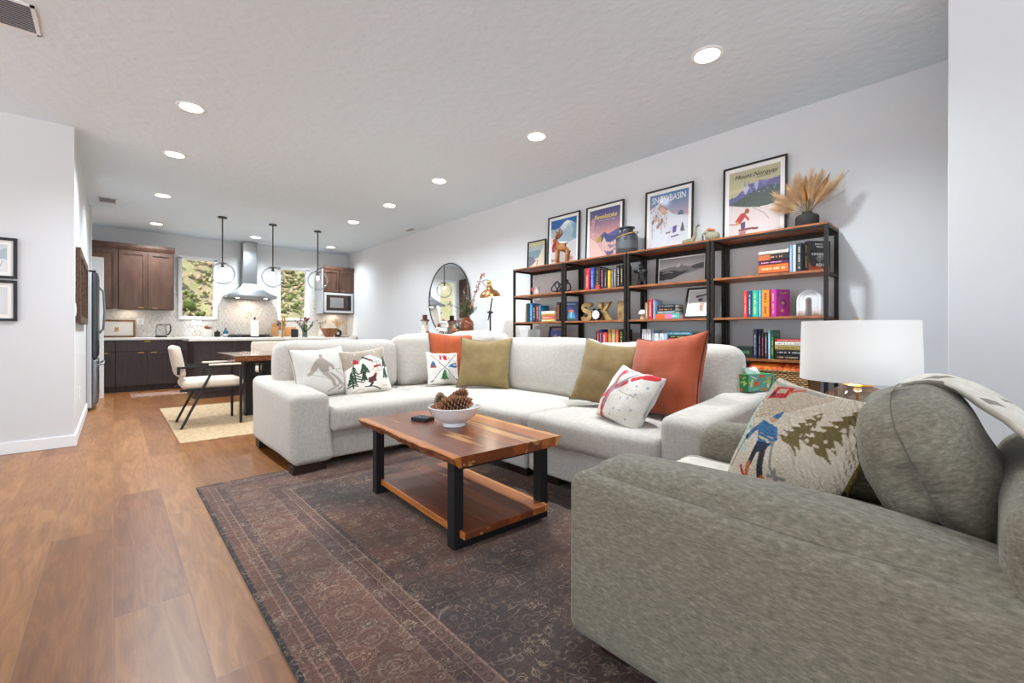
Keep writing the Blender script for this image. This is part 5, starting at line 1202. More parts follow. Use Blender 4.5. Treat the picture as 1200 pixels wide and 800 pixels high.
for k in range(70):
    f = rr.uniform(.8, 3.99); i = int(f); p_ = Vector(pts[i]).lerp(Vector(pts[i+1]), f-i); ball(b, p_+Vector((rr.uniform(-.02, .02), rr.uniform(-.02, .02), rr.uniform(-.02, .02))), .010, n=6)
obj('blossom_branch', b, mat('a8705e', .8, var=.3, bscale=30), t, smooth=60)
t = thing('floor_lamp', 'lit bronze pharmacy floor lamp with dark pole beside the bookshelves', 'floor lamp', (3.82, 4.63, 0)); M_dk = mat('33302e', .4, metal=.8)
obj('base', cyl(B(), (0, 0, 0), (0, 0, .02), .13, .12, 32), M_dk, t, smooth=40); obj('pole', cyl(B(), (0, 0, .02), (0, .0, 1.27), .012, n=12), M_dk, t, smooth=60)
b = B(); ball(b, (0, 0, 1.29), .028, n=10); cyl(b, (-.045, 0, 1.29), (.045, 0, 1.29), .012); tube(b, [(0, .02, 1.27), (0, .05, 1.18)], .008, 6); obj('joint', b, M_dk, t, smooth=60)
obj('arm', tube(B(), [(0, 0, 1.3), (0, -.02, 1.4), (0, -.04, 1.48), (.02, -.04, 1.6)], .010, 8), M_dk, t, smooth=60)
M_bz = mat('a9794c', .3, metal=1., name='bronze'); sh_ = lathe(B(), [(.145, 0), (.14, .03), (.11, .075), (.05, .11), (.035, .13), (.035, .15), (.028, .15), (.028, .128), (.045, .105), (.105, .07), (.134, .027), (.139, 0), (.145, 0)], n=40)
obj('shade', sh_, M_bz, t, smooth=60, loc=(-.05, -.06, 1.49), rot=(0, R(-6), 0)); obj('neck', lathe(B(), [(0, .14), (.03, .14), (.034, .16), (.02, .18), (.03, .19), (.03, .21), (.015, .225), (0, .225)]), M_brass, t, smooth=50, loc=(-.05, -.06, 1.49), rot=(0, R(-6), 0))
obj('bulb', ball(B(), (-.05, -.06, 1.53), .045), M_bulb, t, smooth=180); obj('diffuser', cyl(B(), (-.05, -.06, 1.497), (-.05, -.06, 1.502), .13, n=40), mat('fff0da', .5, emis=6, name='lit_diffuser'), t)
obj('cord', tube(B(), [(-.05, -.06, 1.71), (-.06, .0, 1.73), (-.05, .09, 1.73), (-.03, .13, 1.70), (0, .08, 1.64), (0, .0, 1.56)], .004, 6), M_black, t, smooth=60)
light('POINT', 'floor_lamp_bulb', (3.77, 4.57, 1.46), 1.5, (1, .85, .65), .05)
# ============================================================ bookshelves
LV = [1.82, 1.48, 1.145, .81, .475, .14]; SX0 = 3.79; SX1 = 4.125
M_shelf = wood('rustic_shelf_wood', '7a4424', '96582f', 'b0703f', (1, 1, 1), 6, .45)
M_post = mat('26221f', .5, metal=.4, name='dark_bronze_steel')
BAY = [(.79, 1.622), (1.634, 2.452), (2.464, 3.284), (3.296, 4.135)]
NM = ['right end bay of the bookshelf, nearest the table lamp', 'black and brown bookshelf unit second from the right, snowboarder frame inside', 'black and brown bookshelf unit with the SKI letters', 'leftmost bookshelf unit beside the floor lamp']
NM[0] = 'black and brown bookshelf unit at the right end, nearest the table lamp'
for (y0, y1), lb in zip(BAY, NM):
    t = thing('bookshelf', lb, 'bookshelf', (SX0, (y0+y1)/2, 0), group='open steel and wood bookshelf units'); hw = (y1-y0)/2; D = SX1-SX0; p = .025
    for x in (0, D-p):
        for y in (-hw, hw-p): obj('post', bb(B(), x, x+p, y, y+p, 0, 1.812), M_post, t)
    for k, z in enumerate(LV):
        obj('shelf', bb(B(), -.002, D, -hw+(.0 if k == 0 else p), hw-(.0 if k == 0 else p), z-.018 if k else z-.014, z), M_shelf, t)
        b = B(); zt = z-.018 if k else z-.014; 
        for y in (-hw, hw-p): bb(b, p, D-p, y, y+p, zt-.022, zt)
        if k in (0, 5): bb(b, D-p, D, -hw+p, hw-p, zt-.035, zt)
        if k == 0: bb(b, 0, p, -hw+p, hw-p, zt-.012, zt)
        obj('rail', b, M_post, t)
# ============================================================ books
M_page = mat('e2dccd', .9, var=.06, bscale=90, name='page_edges')
def book(label, col, y_hi, y_lo, h, z, x=3.85, d=.155, group=None, title='e6dfcf', tilt=0, cover=None, foot=None, marks=1, sheen=.35, turn=0):
    """upright book, spine towards the room; local x = thickness, y = depth, z = height"""
    th = abs(y_hi-y_lo)-.0015; t = thing('book', label, 'book', (x, (y_hi+y_lo)/2, z), group=group, rot=(0, R(tilt), -pi/2-R(turn))); b = B(); c = .0022; r = min(th*.18, .004)
    prism(b, [(-th/2, d), (-th/2, r), (-th/2+r, 0), (th/2-r, 0), (th/2, r), (th/2, d), (th/2-c, d), (th/2-c, c+r*.5), (-th/2+c, c+r*.5), (-th/2+c, d)], 0, h, 'z')
    obj('cover', b, mat(col, sheen), t); obj('pages', bb(B(), -th/2+c, th/2-c, c+.001, d-.004, .003, h-.004), M_page, t)
    b = B(); w_ = th*.26; rr = random.Random(hash_(label)); zz = h*.12
    while zz < h*.86:
        L = rr.uniform(.003, .010)
        if rr.random() < .85: bb(b, -w_/2, w_/2, -.0006, .0004, zz, min(zz+L, h*.9))
        zz += L+rr.uniform(.002, .005)
    obj('spine_lettering', b, mat(title, .5), t)
    if foot: obj('spine_band', bb(B(), -th/2+r, th/2-r, -.0005, .0006, 0, h*.2), mat(foot, .4), t)
    if cover: obj('cover_art', picture_mesh('cover_art', d-.004, h-.002, col, cover, 50, 70, .0004), M_PRINT, t, loc=(th/2+.0006, d/2, .001), rot=(0, 0, pi/2))
    return t
def hash_(s):
    v = 7
    for ch in s: v = (v*31+ord(ch)) % 1000003
    return v
def flatbook(label, col, y_hi, y_lo, z0, z1, x=3.85, d=.16, group=None, title='e6dfcf', rz=0, sheen=.35, extra=None):
    """book lying flat with its spine towards the room"""
    L = abs(y_hi-y_lo); th = abs(z1-z0)-.0008; t = thing('book', label, 'book', (x, (y_hi+y_lo)/2, z0), group=group, rot=(0, 0, -pi/2+R(rz))); b = B(); c = .0022; r = min(th*.2, .004)
    prism(b, [(d, 0), (r, 0), (0, r), (0, th-r), (r, th), (d, th), (d, th-c), (c+r*.5, th-c), (c+r*.5, c), (d, c)], -L/2, L/2, 'x')
    obj('cover', b, mat(col, sheen), t); obj('pages', bb(B(), -L/2+.004, L/2-.004, c+.001, d-.004, c, th-c), M_page, t)
    b = B(); rr = random.Random(hash_(label)); xx = -L*.4
    while xx < L*.36:
        l = rr.uniform(.003, .010)
        if rr.random() < .85: bb(b, xx, xx+l, -.0006, .0004, th*.36, th*.64)
        xx += l+rr.uniform(.002, .005)
    obj('spine_lettering', b, mat(title, .5), t)
    if extra:
        for k, (a, c_, cc) in enumerate(extra): obj('spine_patch', bb(B(), -L/2+L*a, -L/2+L*c_, -.0009, .0002, th*.06, th*.94), mat(cc, .4), t)
    return t
WH = {'B2': 'in the upright row above the SKI letters', 'A3': 'in the upright row at the left end of the leftmost unit', 'A3b': 'right of the lying stack on the leftmost unit', 'B4': 'in the upright row below the SKI letters', 'C3': 'beside the mushroom ornament', 'C4': 'in the pale row below the mushroom ornament', 'C4b': 'standing right of the big stack under the snowboarder frame',
      'D2': 'upright beside the orange stack at the upper right', 'D3': 'in the rainbow row beside the white arch', 'D4': 'upright on the shelf above the wicker basket'}
ROWS = {
'B2':(1.480,[('red','c8262e',3.024,2.972,0.240),('royal blue','2b4a9c',2.953,2.902,0.240),('black with red foot','2c2622',2.891,2.824,0.240),('maroon with pink lettering','4a1f2a',2.817,2.780,0.220),('black with grey lettering','23262a',2.773,2.736,0.210),('orange yellow','e09a1c',2.727,2.690,0.190),('slate grey','5a6a78',2.682,2.659,0.190),('grey brown mottled','5f5548',2.653,2.617,0.230),('navy with white lettering','141c2c',2.613,2.578,0.230)]),
'A3':(1.145,[('cream','c9c0ae',3.993,3.962,0.235),('charcoal','2e3038',3.959,3.897,0.235),('sky blue','2f7fb5',3.894,3.846,0.235),('black','1c1f24',3.843,3.787,0.205),('dark red','7a241f',3.784,3.740,0.205),('teal blue','2c6f94',3.737,3.706,0.205)]),
'A3b':(1.145,[('black with orange flame','231a18',3.446,3.393,0.225),('deep blue','1e3f86',3.360,3.295,0.225)]),
'B4':(0.810,[('dark maroon','3a1418',2.880,2.866,0.220),('red','c93f3a',2.864,2.837,0.230),('navy blue','213a7c',2.833,2.797,0.240),('coral red','de4a34',2.793,2.736,0.210),('mustard and blue','d9973a',2.723,2.685,0.240),('cream with brown top','c9a070',2.679,2.630,0.240),('orange and pink','ea6a3c',2.623,2.592,0.240),('black with yellow lettering','1d1c16',2.588,2.527,0.240)]),
'C3':(1.145,[('tan and grey','8a6a4c',2.291,2.251,0.165),('bright red','d01f2c',2.248,2.211,0.195),('pale blue','8fb3d8',2.199,2.183,0.185)]),
'C4':(0.810,[('white with blue emblem','dfe3e6',2.322,2.275,0.240),('white with orange emblem','e2e3e2',2.272,2.224,0.240),('blue grey','9db4c8',2.213,2.193,0.230),('white with grey emblem','e4e8ec',2.191,2.145,0.200),('white with green emblem','e6eaec',2.134,2.090,0.200),('light blue','a8c4e4',2.087,2.053,0.200)]),
'C4b':(0.810,[('navy','1c2a55',1.811,1.787,0.200)]),
'D2':(1.480,[('lilac and sky blue','6fa0d6',1.048,1.027,0.210),('white','e4e0d4',1.024,1.005,0.210),('black with cream lettering','1c2332',1.002,0.963,0.220)]),
'D3':(1.145,[('red','e0382c',1.382,1.351,0.215),('navy blue','24406e',1.349,1.316,0.215),('teal green','2fae94',1.314,1.269,0.215),('cyan','4fb4dc',1.267,1.246,0.215),('orange','f08a20',1.244,1.187,0.215),('magenta','c2329c',1.184,1.136,0.215)]),
'D4':(0.810,[('navy with silver lettering','1f2c54',1.306,1.278,0.240),('black with grey lettering','22201f',1.269,1.249,0.210),('black with pink dots','1b1a20',1.246,1.226,0.210),('black with brown lettering','2a2422',1.224,1.200,0.210),('pale blue','a6cfe4',1.196,1.181,0.230),('dark green','16603a',1.178,1.154,0.230)])}
TI = {'red': 'f2b8b0', 'royal blue': '9ab4e8', 'black with red foot': '8a7a5c', 'maroon with pink lettering': 'd87a98', 'black with grey lettering': '8aa098', 'orange yellow': 'f2d070', 'slate grey': 'b8c4cc', 'cream': 'a89c88', 'charcoal': '4c4e58', 'sky blue': 'a8d0ea', 'black with orange flame': 'e8784a', 'deep blue': '6aa4d8',
      'orange': '3a2a20', 'magenta': 'f0c070', 'teal green': 'd8e070', 'bright red': 'f4e8e4', 'black with yellow lettering': 'd6d04a', 'black with pink dots': 'd85a9a', 'dark green': 'd0c050', 'white with blue emblem': '3a6aa8', 'white with orange emblem': 'e89040', 'white with grey emblem': '6a7078', 'white with green emblem': '6a8060', 'white': 'cfc9ba', 'pale blue': 'd8eaf2', 'coral red': 'f6d4b8', 'mustard and blue': '3f8aa8'}
LAST = {'D2': [('p', 'a8401f', [(0, 0), (1, 0), (1, .12), (.6, .2), (.3, .14), (0, .22)]), ('p', '8a8a88', [(.2, .5), (.45, .62), (.5, .42), (.62, .60), (.85, .55), (.6, .4), (.5, .3)]), ('l', 'd8d4cc', [(.3, .88), (.85, .88)], .018)],
        'D3': [('p', '8a2a88', [(.2, .55), (.5, .7), (.8, .5), (.6, .3)]), ('e', 'e8a850', .5, .5, .12, .05), ('e', 'e8a850', .45, .22, .12, .05), ('l', 'e8a850', [(.3, .9), (.5, .85), (.8, .9)], .02), ('p', '6a2a7a', [(.1, .8), (.3, .95), (.2, .6)])],
        'A3b': [('p', '16284e', [(0, .75), (1, .75), (1, 1), (0, 1)]), ('l', '7ab0e0', [(.2, .88), (.8, .88)], .03), ('e', 'd8703a', .5, .52, .22, .07), ('p', '3f9ac4', [(.3, .45), (.7, .45), (.85, .1), (.2, .1)]), ('p', '244a30', [(.1, .02), (.9, .02), (.8, .14), (.2, .14)]), ('l', 'cfe6ee', [(.5, .45), (.5, .2)], .03)],
        'C4b': [('l', '8a9cc8', [(.1, .92), (.9, .92)], .03), ('e', '2f6fc0', .75, .66, .12, .09), ('l', 'dfe6f2', [(.4, .72), (.5, .58), (.62, .7)], .02)], 'D4': [('l', '4aa070', [(.2, .85), (.8, .85)], .03), ('p', '2a3a2c', [(.1, .1), (.9, .1), (.8, .5), (.3, .4)])],
        'B2': [('e', 'a8803a', .5, .6, .3, .2), ('e', '1c1812', .5, .6, .22, .14), ('l', 'c89a4a', [(.2, .86), (.8, .86)], .03), ('l', '8a6a30', [(.2, .1), (.5, .3), (.85, .15)], .02)]}
for key, (z, L) in ROWS.items():
    for i, (nm, c_, a, b_, h_) in enumerate(L):
        last = i == len(L)-1; art = None
        if last and key in LAST and key != 'D2': art = LAST[key]
        d = .155
        turn = {'D3': 22, 'A3b': 42, 'C4b': 45}.get(key, 0) if last else 0
        tl = {('B2', 0): 2.5, ('A3', 0): 4}.get((key, i), 0)
        bk = book('%s book, %s' % (nm, WH[key]), c_, a, b_, h_, z, group='books on the shelves', title=TI.get(nm, 'cfc8b8'), cover=art, foot='b0402c' if nm == 'black with red foot' else ('3f8aa8' if nm == 'mustard and blue' else None), tilt=tl, d=d, turn=turn)
# the thick black hardback with its title
bk = book('thick black hardback with silver cover title at the right end of the upper shelf', '1c1b1b', .962, .912, .225, 1.48, turn=40, group='books on the shelves', title='8a7a50',
          cover=[('p', 'a03a1e', [(0, 0), (1, 0), (1, .16), (.72, .10), (.45, .2), (.2, .12), (0, .3)]), ('p', '6a6a68', [(.3, .42), (.5, .62), (.8, .5), (.62, .36), (.5, .28)])], d=.17)
for s_, zz, sz in (('SARAH J.', .200, .020), ('MAAS', .180, .020), ('KINGDOM', .125, .026), ('OF', .104, .014), ('ASH', .045, .034)):
    text(s_, sz, 'd4d2cc', bk, (.0275, .085, zz), (0, 0, pi/2), name='title')
bk = book('black book with gold figures on its side, last in the row above the SKI letters', '1e1a16', 2.574, 2.535, .232, 1.48, group='books on the shelves', title='c8b890', cover=LAST['B2'])
# lying stacks
G_ = 'books on the shelves'
def stack(specs, where, y_hi, y_lo, d=.16):
    for nm, c_, z0, z1, kw in specs:
        kw = dict(kw); flatbook('%s %s' % (nm, where), c_, y_hi+kw.pop('a', 0), y_lo+kw.pop('b', 0), z0, z1, group=G_, d=kw.pop('d', d), **kw)
stack([('green and yellow book, bottom', 'b8b060', 1.145, 1.176, {}), ('red and white book, second from the bottom', 'c8544a', 1.176, 1.212, {'title': 'f0e0d0'}), ('mustard book, third from the bottom', 'c49a4a', 1.212, 1.238, {'title': '5a3a2a'}), ('cream book, top', 'e0cfc4', 1.238, 1.272, {'title': 'c0a8a0'})], 'of the small stack left of the post', 3.69, 3.475)
stack([('teal and orange book, bottom', '5aa8a4', 1.145, 1.196, {'extra': [(.0, .42, 'e8602c'), (.44, .7, 'd070a8')], 'a': .02, 'b': -.04}), ('grey book, second from the bottom', '7c8a90', 1.196, 1.221, {'title': 'b4bcc0'}), ('black book with orange lettering, third from the bottom', '22201f', 1.221, 1.25, {'title': 'e8a060'}), ('black book with grey lettering, top', '23272b', 1.25, 1.282, {'title': '8a9296'})], 'of the stack beside the mushroom ornament', 2.155, 1.975)
stack([('grey black book, bottom', '3a3a3c', .81, .90, {'title': '9a9a98'}), ('dark grey book, second from the bottom', '4a4644', .90, .935, {'title': 'a8a49c'}), ('red book, third from the bottom', 'b0403a', .935, .965, {'title': 'e8a8a0'}), ('black book with green lettering, fourth from the bottom', '1d2420', .965, .995, {'title': 'a8b848'}), ('teal book, top', '5aa0b8', .995, 1.03, {'title': 'd8e8f0', 'a': .01})], 'of the stack behind the orange pillow', 2.04, 1.815)
stack([('slim dark book, bottom', '3a2a24', 1.48, 1.493, {}), ('orange book, second from the bottom', 'e86428', 1.493, 1.560, {'title': 'f6c890'}), ('purple book, third from the bottom', '4a1c3c', 1.560, 1.592, {'title': 'd8a0c0'}), ('black patterned book, fourth from the bottom', '2a2420', 1.592, 1.642, {'title': 'c88860', 'extra': [(0, .4, 'b8643c')]}), ('cream book, top', 'd8d2c4', 1.642, 1.668, {'title': 'b8b2a4'})], 'of the orange stack at the upper right', 1.266, 1.054)
stack([('black book with cream lettering, bottom', '1f1c1a', .81, .845, {'title': 'b8a888'}), ('black book with white circles, second from the bottom', '1c1a1a', .845, .885, {'title': 'b8c0c4'}), ('gold book, third from the bottom', 'a8924e', .885, .920, {'title': '6a5a30'}), ('white book, fourth from the bottom', 'dcd8d0', .920, .948, {'title': '8a9298'}), ('red book, top', 'b02a24', .948, .97, {'title': 'e8b0a8'})], 'of the stack above the wicker basket', 1.148, .945)
flatbook('dark green game box lying left of the upright books above the basket', '1f2a22', 1.456, 1.312, .81, .905, group=G_, d=.2, title='4a8a58')
stack([('pale pink book, bottom', 'd8b8a8', .81, .86, {}), ('cream book, middle', 'e0d0b8', .86, .91, {}), ('cream and rose book, top', 'e4d4c4', .91, .945, {'title': 'c88a7a'})], 'of the low stack behind the sofa below the SKI letters', 3.08, 2.90)

# ============================================================ posters on the top shelf
def poster(name, label, yc, w_, h_, bg, shapes, lean=2.2, fw=.014, mw=.035, z=1.82, x=4.105, **k):
    return frame(name, label, w_, h_, fw, '1b1a1c', bg, shapes, (x, yc, z), (R(-lean), 0, -pi/2), 'framed pictures on the bookshelf', mw, res=k.pop('res', 90), **k)
def scribble(n, x0, x1, y0, y1, cols, seed, L=.05, w=.006):
    q = random.Random(seed); o = []
    for k in range(n):
        x = q.uniform(x0, x1); y = q.uniform(y0, y1-(x-x0)/(x1-x0)*(y1-y0)*.4); a = q.uniform(0, 3.14); o.append(('l', q.choice(cols), [(x, y), (x+L*cos(a)*.7, y+L*sin(a))], w))
    return o
P1 = poster('framed_print', 'small framed print of a snowy slope and grey lake, leftmost on the top shelf', 4.02, .33, .40, 'e6d9c2', [grad('7f9aa0', 'd9c79c', .5, 1.01), ('p', 'a8b4bc', [(0, .78), (.3, .84), (.6, .78), (1, .84), (1, .6), (0, .6)]), ('p', '7f9ea6', [(0, .68), (.5, .70), (.8, .66), (.7, .45), (.3, .38), (0, .42)]), ('p', '7c7a8a', [(0, .5), (.2, .52), (.4, .38), (.5, .25), (0, .12)]), ('p', 'e8dac4', [(1, .92), (.85, .75), (.6, .42), (.3, .22), (0, .1), (0, 0), (1, 0)]), ('p', 'a83a34', [(.5, .34), (.58, .36), (.56, .26)]), ('l', '5a3a3a', [(.54, .28), (.52, .14)], .014), ('l', 'b0a090', [(.2, .06), (.5, .1)], .01)], mw=.0)
P2 = poster('framed_poster', 'framed blue sky snow mountain poster behind the reindeer', 3.565, .51, .655, 'e4e6e8', [('p', '1f6ab4', [(0, 1), (1, 1), (1, .78), (0, .78)]), ('p', 'a8c4d4', [(0, .80), (.2, .79), (.36, .82), (.5, .90), (.64, .95), (.8, .91), (1, .82), (1, 0), (0, 0)]), ('p', 'dbe6ec', [(.36, .82), (.5, .90), (.64, .95), (.74, .90), (.62, .82), (.5, .72)]), ('p', '7fa6bc', [(.74, .9), (1, .82), (1, .5), (.8, .55), (.9, .7)]), ('p', 'b8ccd6', [(0, .74), (.3, .62), (.2, .5), (0, .58)]), ('p', 'e6e4e2', [(0, .62), (.3, .52), (.7, .45), (1, .50), (1, 0), (0, 0)]), ('l', 'b8bcc4', [(.08, .55), (.3, .45), (.4, .3)], .008)])
text('BEAR', .052, 'c43a4c', P2, (-.13, -.0105, .10)); text('TRAIL', .052, 'c43a4c', P2, (.10, -.0105, .10))
P3 = poster('framed_poster', 'framed purple sunset ski poster with yellow script, left of the milk can', 2.955, .51, .655, 'e2c4bc', [grad('e8a090', '4a5490', .42, 1.01), ('p', '5c5c92', [(.35, .44), (.5, .52), (.62, .46), (.8, .50), (1, .56), (1, .2), (.3, .2)]), ('p', '3f4a80', [(.38, .36), (.52, .50), (.66, .42), (.85, .40), (1, .46), (1, .3), (.4, .26)]), ('p', 'd8a8a8', [(0, .62), (.2, .52), (.34, .40), (.46, .26), (.6, .05), (.6, 0), (0, 0)]), ('p', 'ecc4bc', [(0, .45), (.25, .32), (.5, .05), (.55, 0), (0, 0)]), ('p', 'c89aa4', [(.05, .55), (.16, .52), (.16, .80), (.1, .84), (.06, .78)]), ('p', 'b88c9c', [(.22, .50), (.32, .50), (.33, .66), (.27, .70)]), ('e', 'b8a030', .33, .38, .09, .06), ('p', 'e0b8ae', [(.42, .3), (.5, .42), (.58, .3), (.7, .28), (.85, .32), (1, .26), (1, 0), (.5, 0)]), ('p', '6a5a80', [(.5, .14), (.7, .1), (.9, .16), (.8, .04), (.6, .02)]), ('p', '8a7090', [(.6, .26), (.8, .22), (1, .26), (1, .2), (.7, .16)])] + scribble(40, .5, 1, .04, .36, ('8a7090', 'c49aa4', 'f0d0c4', '6a5a80'), 3) + scribble(24, .02, .34, .42, .8, ('d8a8a8', '9a7a90', 'ecc4bc'), 4) + scribble(10, .26, .42, .32, .44, ('8a8020', 'd0c040'), 5, .03))
text('Revelstoke', .070, 'f2da5a', P3, (.01, -.0105, .515), shear=.3); text('BRITISH COLUMBIA, CANADA', .016, 'c8b8d8', P3, (.04, -.0105, .47))
P4 = poster('framed_poster', 'framed SNOWBASIN poster of a snowy peak with a purple skier', 2.18, .51, .655, 'eceef2', [grad('c8a8b0', '5a8cc0', .5, 1.01), ('p', 'd8dce8', [(0, .74), (.12, .78), (.3, .86), (.42, .74), (.6, .60), (.8, .55), (1, .52), (1, 0), (0, 0)]), ('p', 'a88c80', [(.3, .86), (.22, .74), (.3, .66), (.5, .68), (.7, .56), (.66, .6), (.42, .74)]), ('p', 'e0b49c', [(.26, .76), (.36, .74), (.5, .62), (.34, .6)]), ('p', 'dfe1ea', [(0, .6), (.3, .56), (.7, .52), (1, .5), (1, 0), (0, 0)])] + scribble(70, .02, .46, .34, .80, ('a08c84', 'c4a090', '8a7870', 'd8b8a4'), 5) + scribble(26, .5, .98, .1, .45, ('c8cad8', 'b8bccc'), 6) + [
     ('p', '5a6a80', [(.74, .55), (.88, .55), (.88, .60), (.81, .64), (.74, .60)]), ('p', '5c3f92', [(.62, .36), (.72, .38), (.7, .26), (.62, .24)]), ('l', '4a3a6a', [(.58, .18), (.76, .2)], .012)] + [('e', '8a7a74', .08+.05*i, .5+.08*(i % 3)-.03*i, .035, .04) for i in range(6)] + [('e', 'c8a898', .12+.04*i, .58-.02*i, .03, .035) for i in range(5)] + [('l', '6a5a54', [(.08, .2), (.08, .5)], .008), ('l', '6a5a54', [(.32, .28), (.32, .48)], .008), ('l', '7a6a64', [(.45, .26), (.55, .27)], .014)] + tree(.86, .26, .14, .16, '4a5a48'))
text('SNOWBASIN', .092, 'f4f6f8', P4, (0, -.0105, .545), sx=.68)
P5 = poster('framed_poster', 'framed Mount Norquay poster with a red jacket skier beside the pampas vase', 1.39, .51, .68, 'e8dcdc', [('p', 'c8c4a0', [(0, .6), (1, .6), (1, 1), (0, 1)]), ('p', 'dccca4', [(0, .68), (1, .74), (1, .8), (0, .72)]), ('p', '6f6aa0', [(0, .60), (.15, .62), (.28, .70), (.38, .77), (.5, .78), (.62, .80), (.78, .78), (1, .80), (1, .5), (0, .5)]), ('p', 'c4c8e0', [(.28, .70), (.38, .77), (.42, .72), (.34, .62)]), ('p', 'b8bce0', [(.5, .78), (.6, .80), (.56, .66), (.52, .70)]), ('p', '8a80b4', [(.6, .80), (.78, .78), (.7, .7)]), ('p', '55605a', [(0, .50), (.2, .56), (.5, .66), (.8, .70), (1, .68), (1, .42), (.6, .40), (.3, .44), (0, .50)]),
     ('p', 'e6dad8', [(0, .50), (.3, .44), (.6, .40), (1, .42), (1, 0), (0, 0)]), ('p', 'c4403a', [(.14, .24), (.24, .34), (.34, .36), (.32, .26), (.24, .20), (.16, .18)]), ('e', '9a5a34', .37, .37, .045, .04), ('l', 'c4403a', [(.32, .32), (.40, .24)], .02), ('e', 'd8a040', .18, .2, .03, .03), ('p', '5a4a6a', [(.24, .20), (.34, .22), (.34, .12), (.26, .10)]), ('l', '8a3a38', [(.22, .09), (.4, .10), (.58, .09)], .016), ('p', 'b87a80', [(.2, .06), (.36, .08), (.34, 0), (.24, 0)]), ('l', 'c4a8a8', [(.5, .4), (.7, .3), (.8, .2)], .008), ('l', 'a85a5a', [(.02, .2), (.14, .19)], .008)] + scribble(30, .2, .98, .60, .82, ('8a88b8', 'a8a8d0', '5a5890'), 8, .05, .005) + scribble(40, .05, .98, .44, .62, ('4a544e', '606c64'), 9, .03, .005))
text('Mount Norquay', .052, '2c2620', P5, (.01, -.0105, .575), shear=.35); text('BANFF, CANADA', .014, '5a5040', P5, (.08, -.0105, .545))
# other pictures on the shelves
FG = 'framed pictures on the bookshelf'
MP = frame('framed_photo', 'black framed black and white mountain photograph under the SNOWBASIN poster', .52, .30, .022, '141416', 'b8babc', [grad('eceef0', '9a9ca0', .5, 1.01), ('p', '8e9094', [(0, .55), (.2, .62), (.36, .66), (.46, .78), (.56, .66), (.7, .60), (.85, .68), (1, .72), (1, .3), (0, .3)]), ('p', 'dfe1e3', [(.36, .66), (.46, .78), (.5, .70), (.44, .6)]), ('p', '55575b', [(.7, .58), (.85, .66), (1, .7), (1, .5), (.8, .48)]), ('p', '3f4145', [(0, .5), (.1, .46), (.3, .50), (.5, .42), (.7, .46), (.5, .28), (.3, .12), (0, .1)]), ('p', 'c8cacc', [(0, .1), (.3, .12), (.6, .3), (1, .46), (1, 0), (0, 0)]), ('l', 'a8aaac', [(.1, .4), (.2, .44), (.3, .4)], .02)], (4.07, 2.03, 1.48), (R(-4), 0, -pi/2), FG, .012, res=90)
frame('framed_photo', 'black framed snowboarder photograph leaning on the middle shelf', .225, .29, .014, '1a1512', 'd9d5d4', [('p', 'e6ddd8', [(0, 0), (1, 0), (1, .55), (.6, .5), (.3, .52), (0, .42)]), ('p', 'b4b6bc', [(.35, .85), (.8, .8), (.9, .5), (.5, .55)]), ('p', '2a2426', [(.35, .78), (.9, .86), (.92, .80), (.6, .76), (.36, .70)]), ('e', '3a3436', .62, .62, .12, .06), ('p', 'c89c80', [(.62, .5), (.85, .5), (.85, .15), (.66, .15)]), ('p', '8a6a5c', [(.64, .4), (.72, .4), (.72, .2), (.66, .2)])], (3.86, 1.785, 1.147), (R(-19), 0, -pi/2), FG, .012, res=80)
AL = frame('framed_print', 'small framed orange and blue skiing print on the lowest visible shelf of the left unit', .21, .28, .014, '17151a', 'd8a890', [('p', '4a5aa8', [(0, .55), (1, .55), (1, 1), (0, 1)]), ('p', 'd9b09c', [(0, .45), (.3, .6), (.5, .70), (.75, .58), (1, .62), (1, 0), (0, 0)]), ('p', 'b8808a', [(.5, .70), (.75, .58), (.6, .45)]), ('p', 'c03040', [(.45, .3), (.6, .42), (.66, .2), (.5, .12)]), ('e', 'c03040', .62, .46, .05, .05), ('p', '3a4a5a', [(0, .2), (.25, .1), (.1, 0), (0, 0)])], (3.88, 3.51, .81), (R(-12), 0, -pi/2), FG, .0, res=60)
text('ALBERTA', .034, 'e8a040', AL, (0, -.0105, .245))
SG = thing('small_sign', 'small pale grey sign with printed lines on the left unit', 'sign', (3.87, 3.86, .81), rot=(R(-6), 0, -pi/2), group=None); obj('board', bb(B(), -.105, .105, -.0, .012, 0, .245, bev=.002), mat('cfd2d2', .7), SG)
for k, (s_, sz, c_) in enumerate((('family', .030, '8a8f92'), ('MOUNTAINS', .024, '8a8f92'), ('are calling', .034, 'a88c84'), ('and I must go', .022, 'a88c84'))):
    pass
b = B(); rr = random.Random(8)
for k, (z_, w_, h_) in enumerate(((.215, .05, .004), (.195, .11, .005), (.165, .15, .007), (.145, .15, .007), (.115, .13, .005), (.09, .15, .005))):
    x_ = -w_/2
    while x_ < w_/2: l = rr.uniform(.006, .02); bb(b, x_, min(w_/2, x_+l), -.0008, .0002, z_, z_+h_); x_ += l+.004
obj('printed_lines', b, mat('9c8c86', .7), SG)

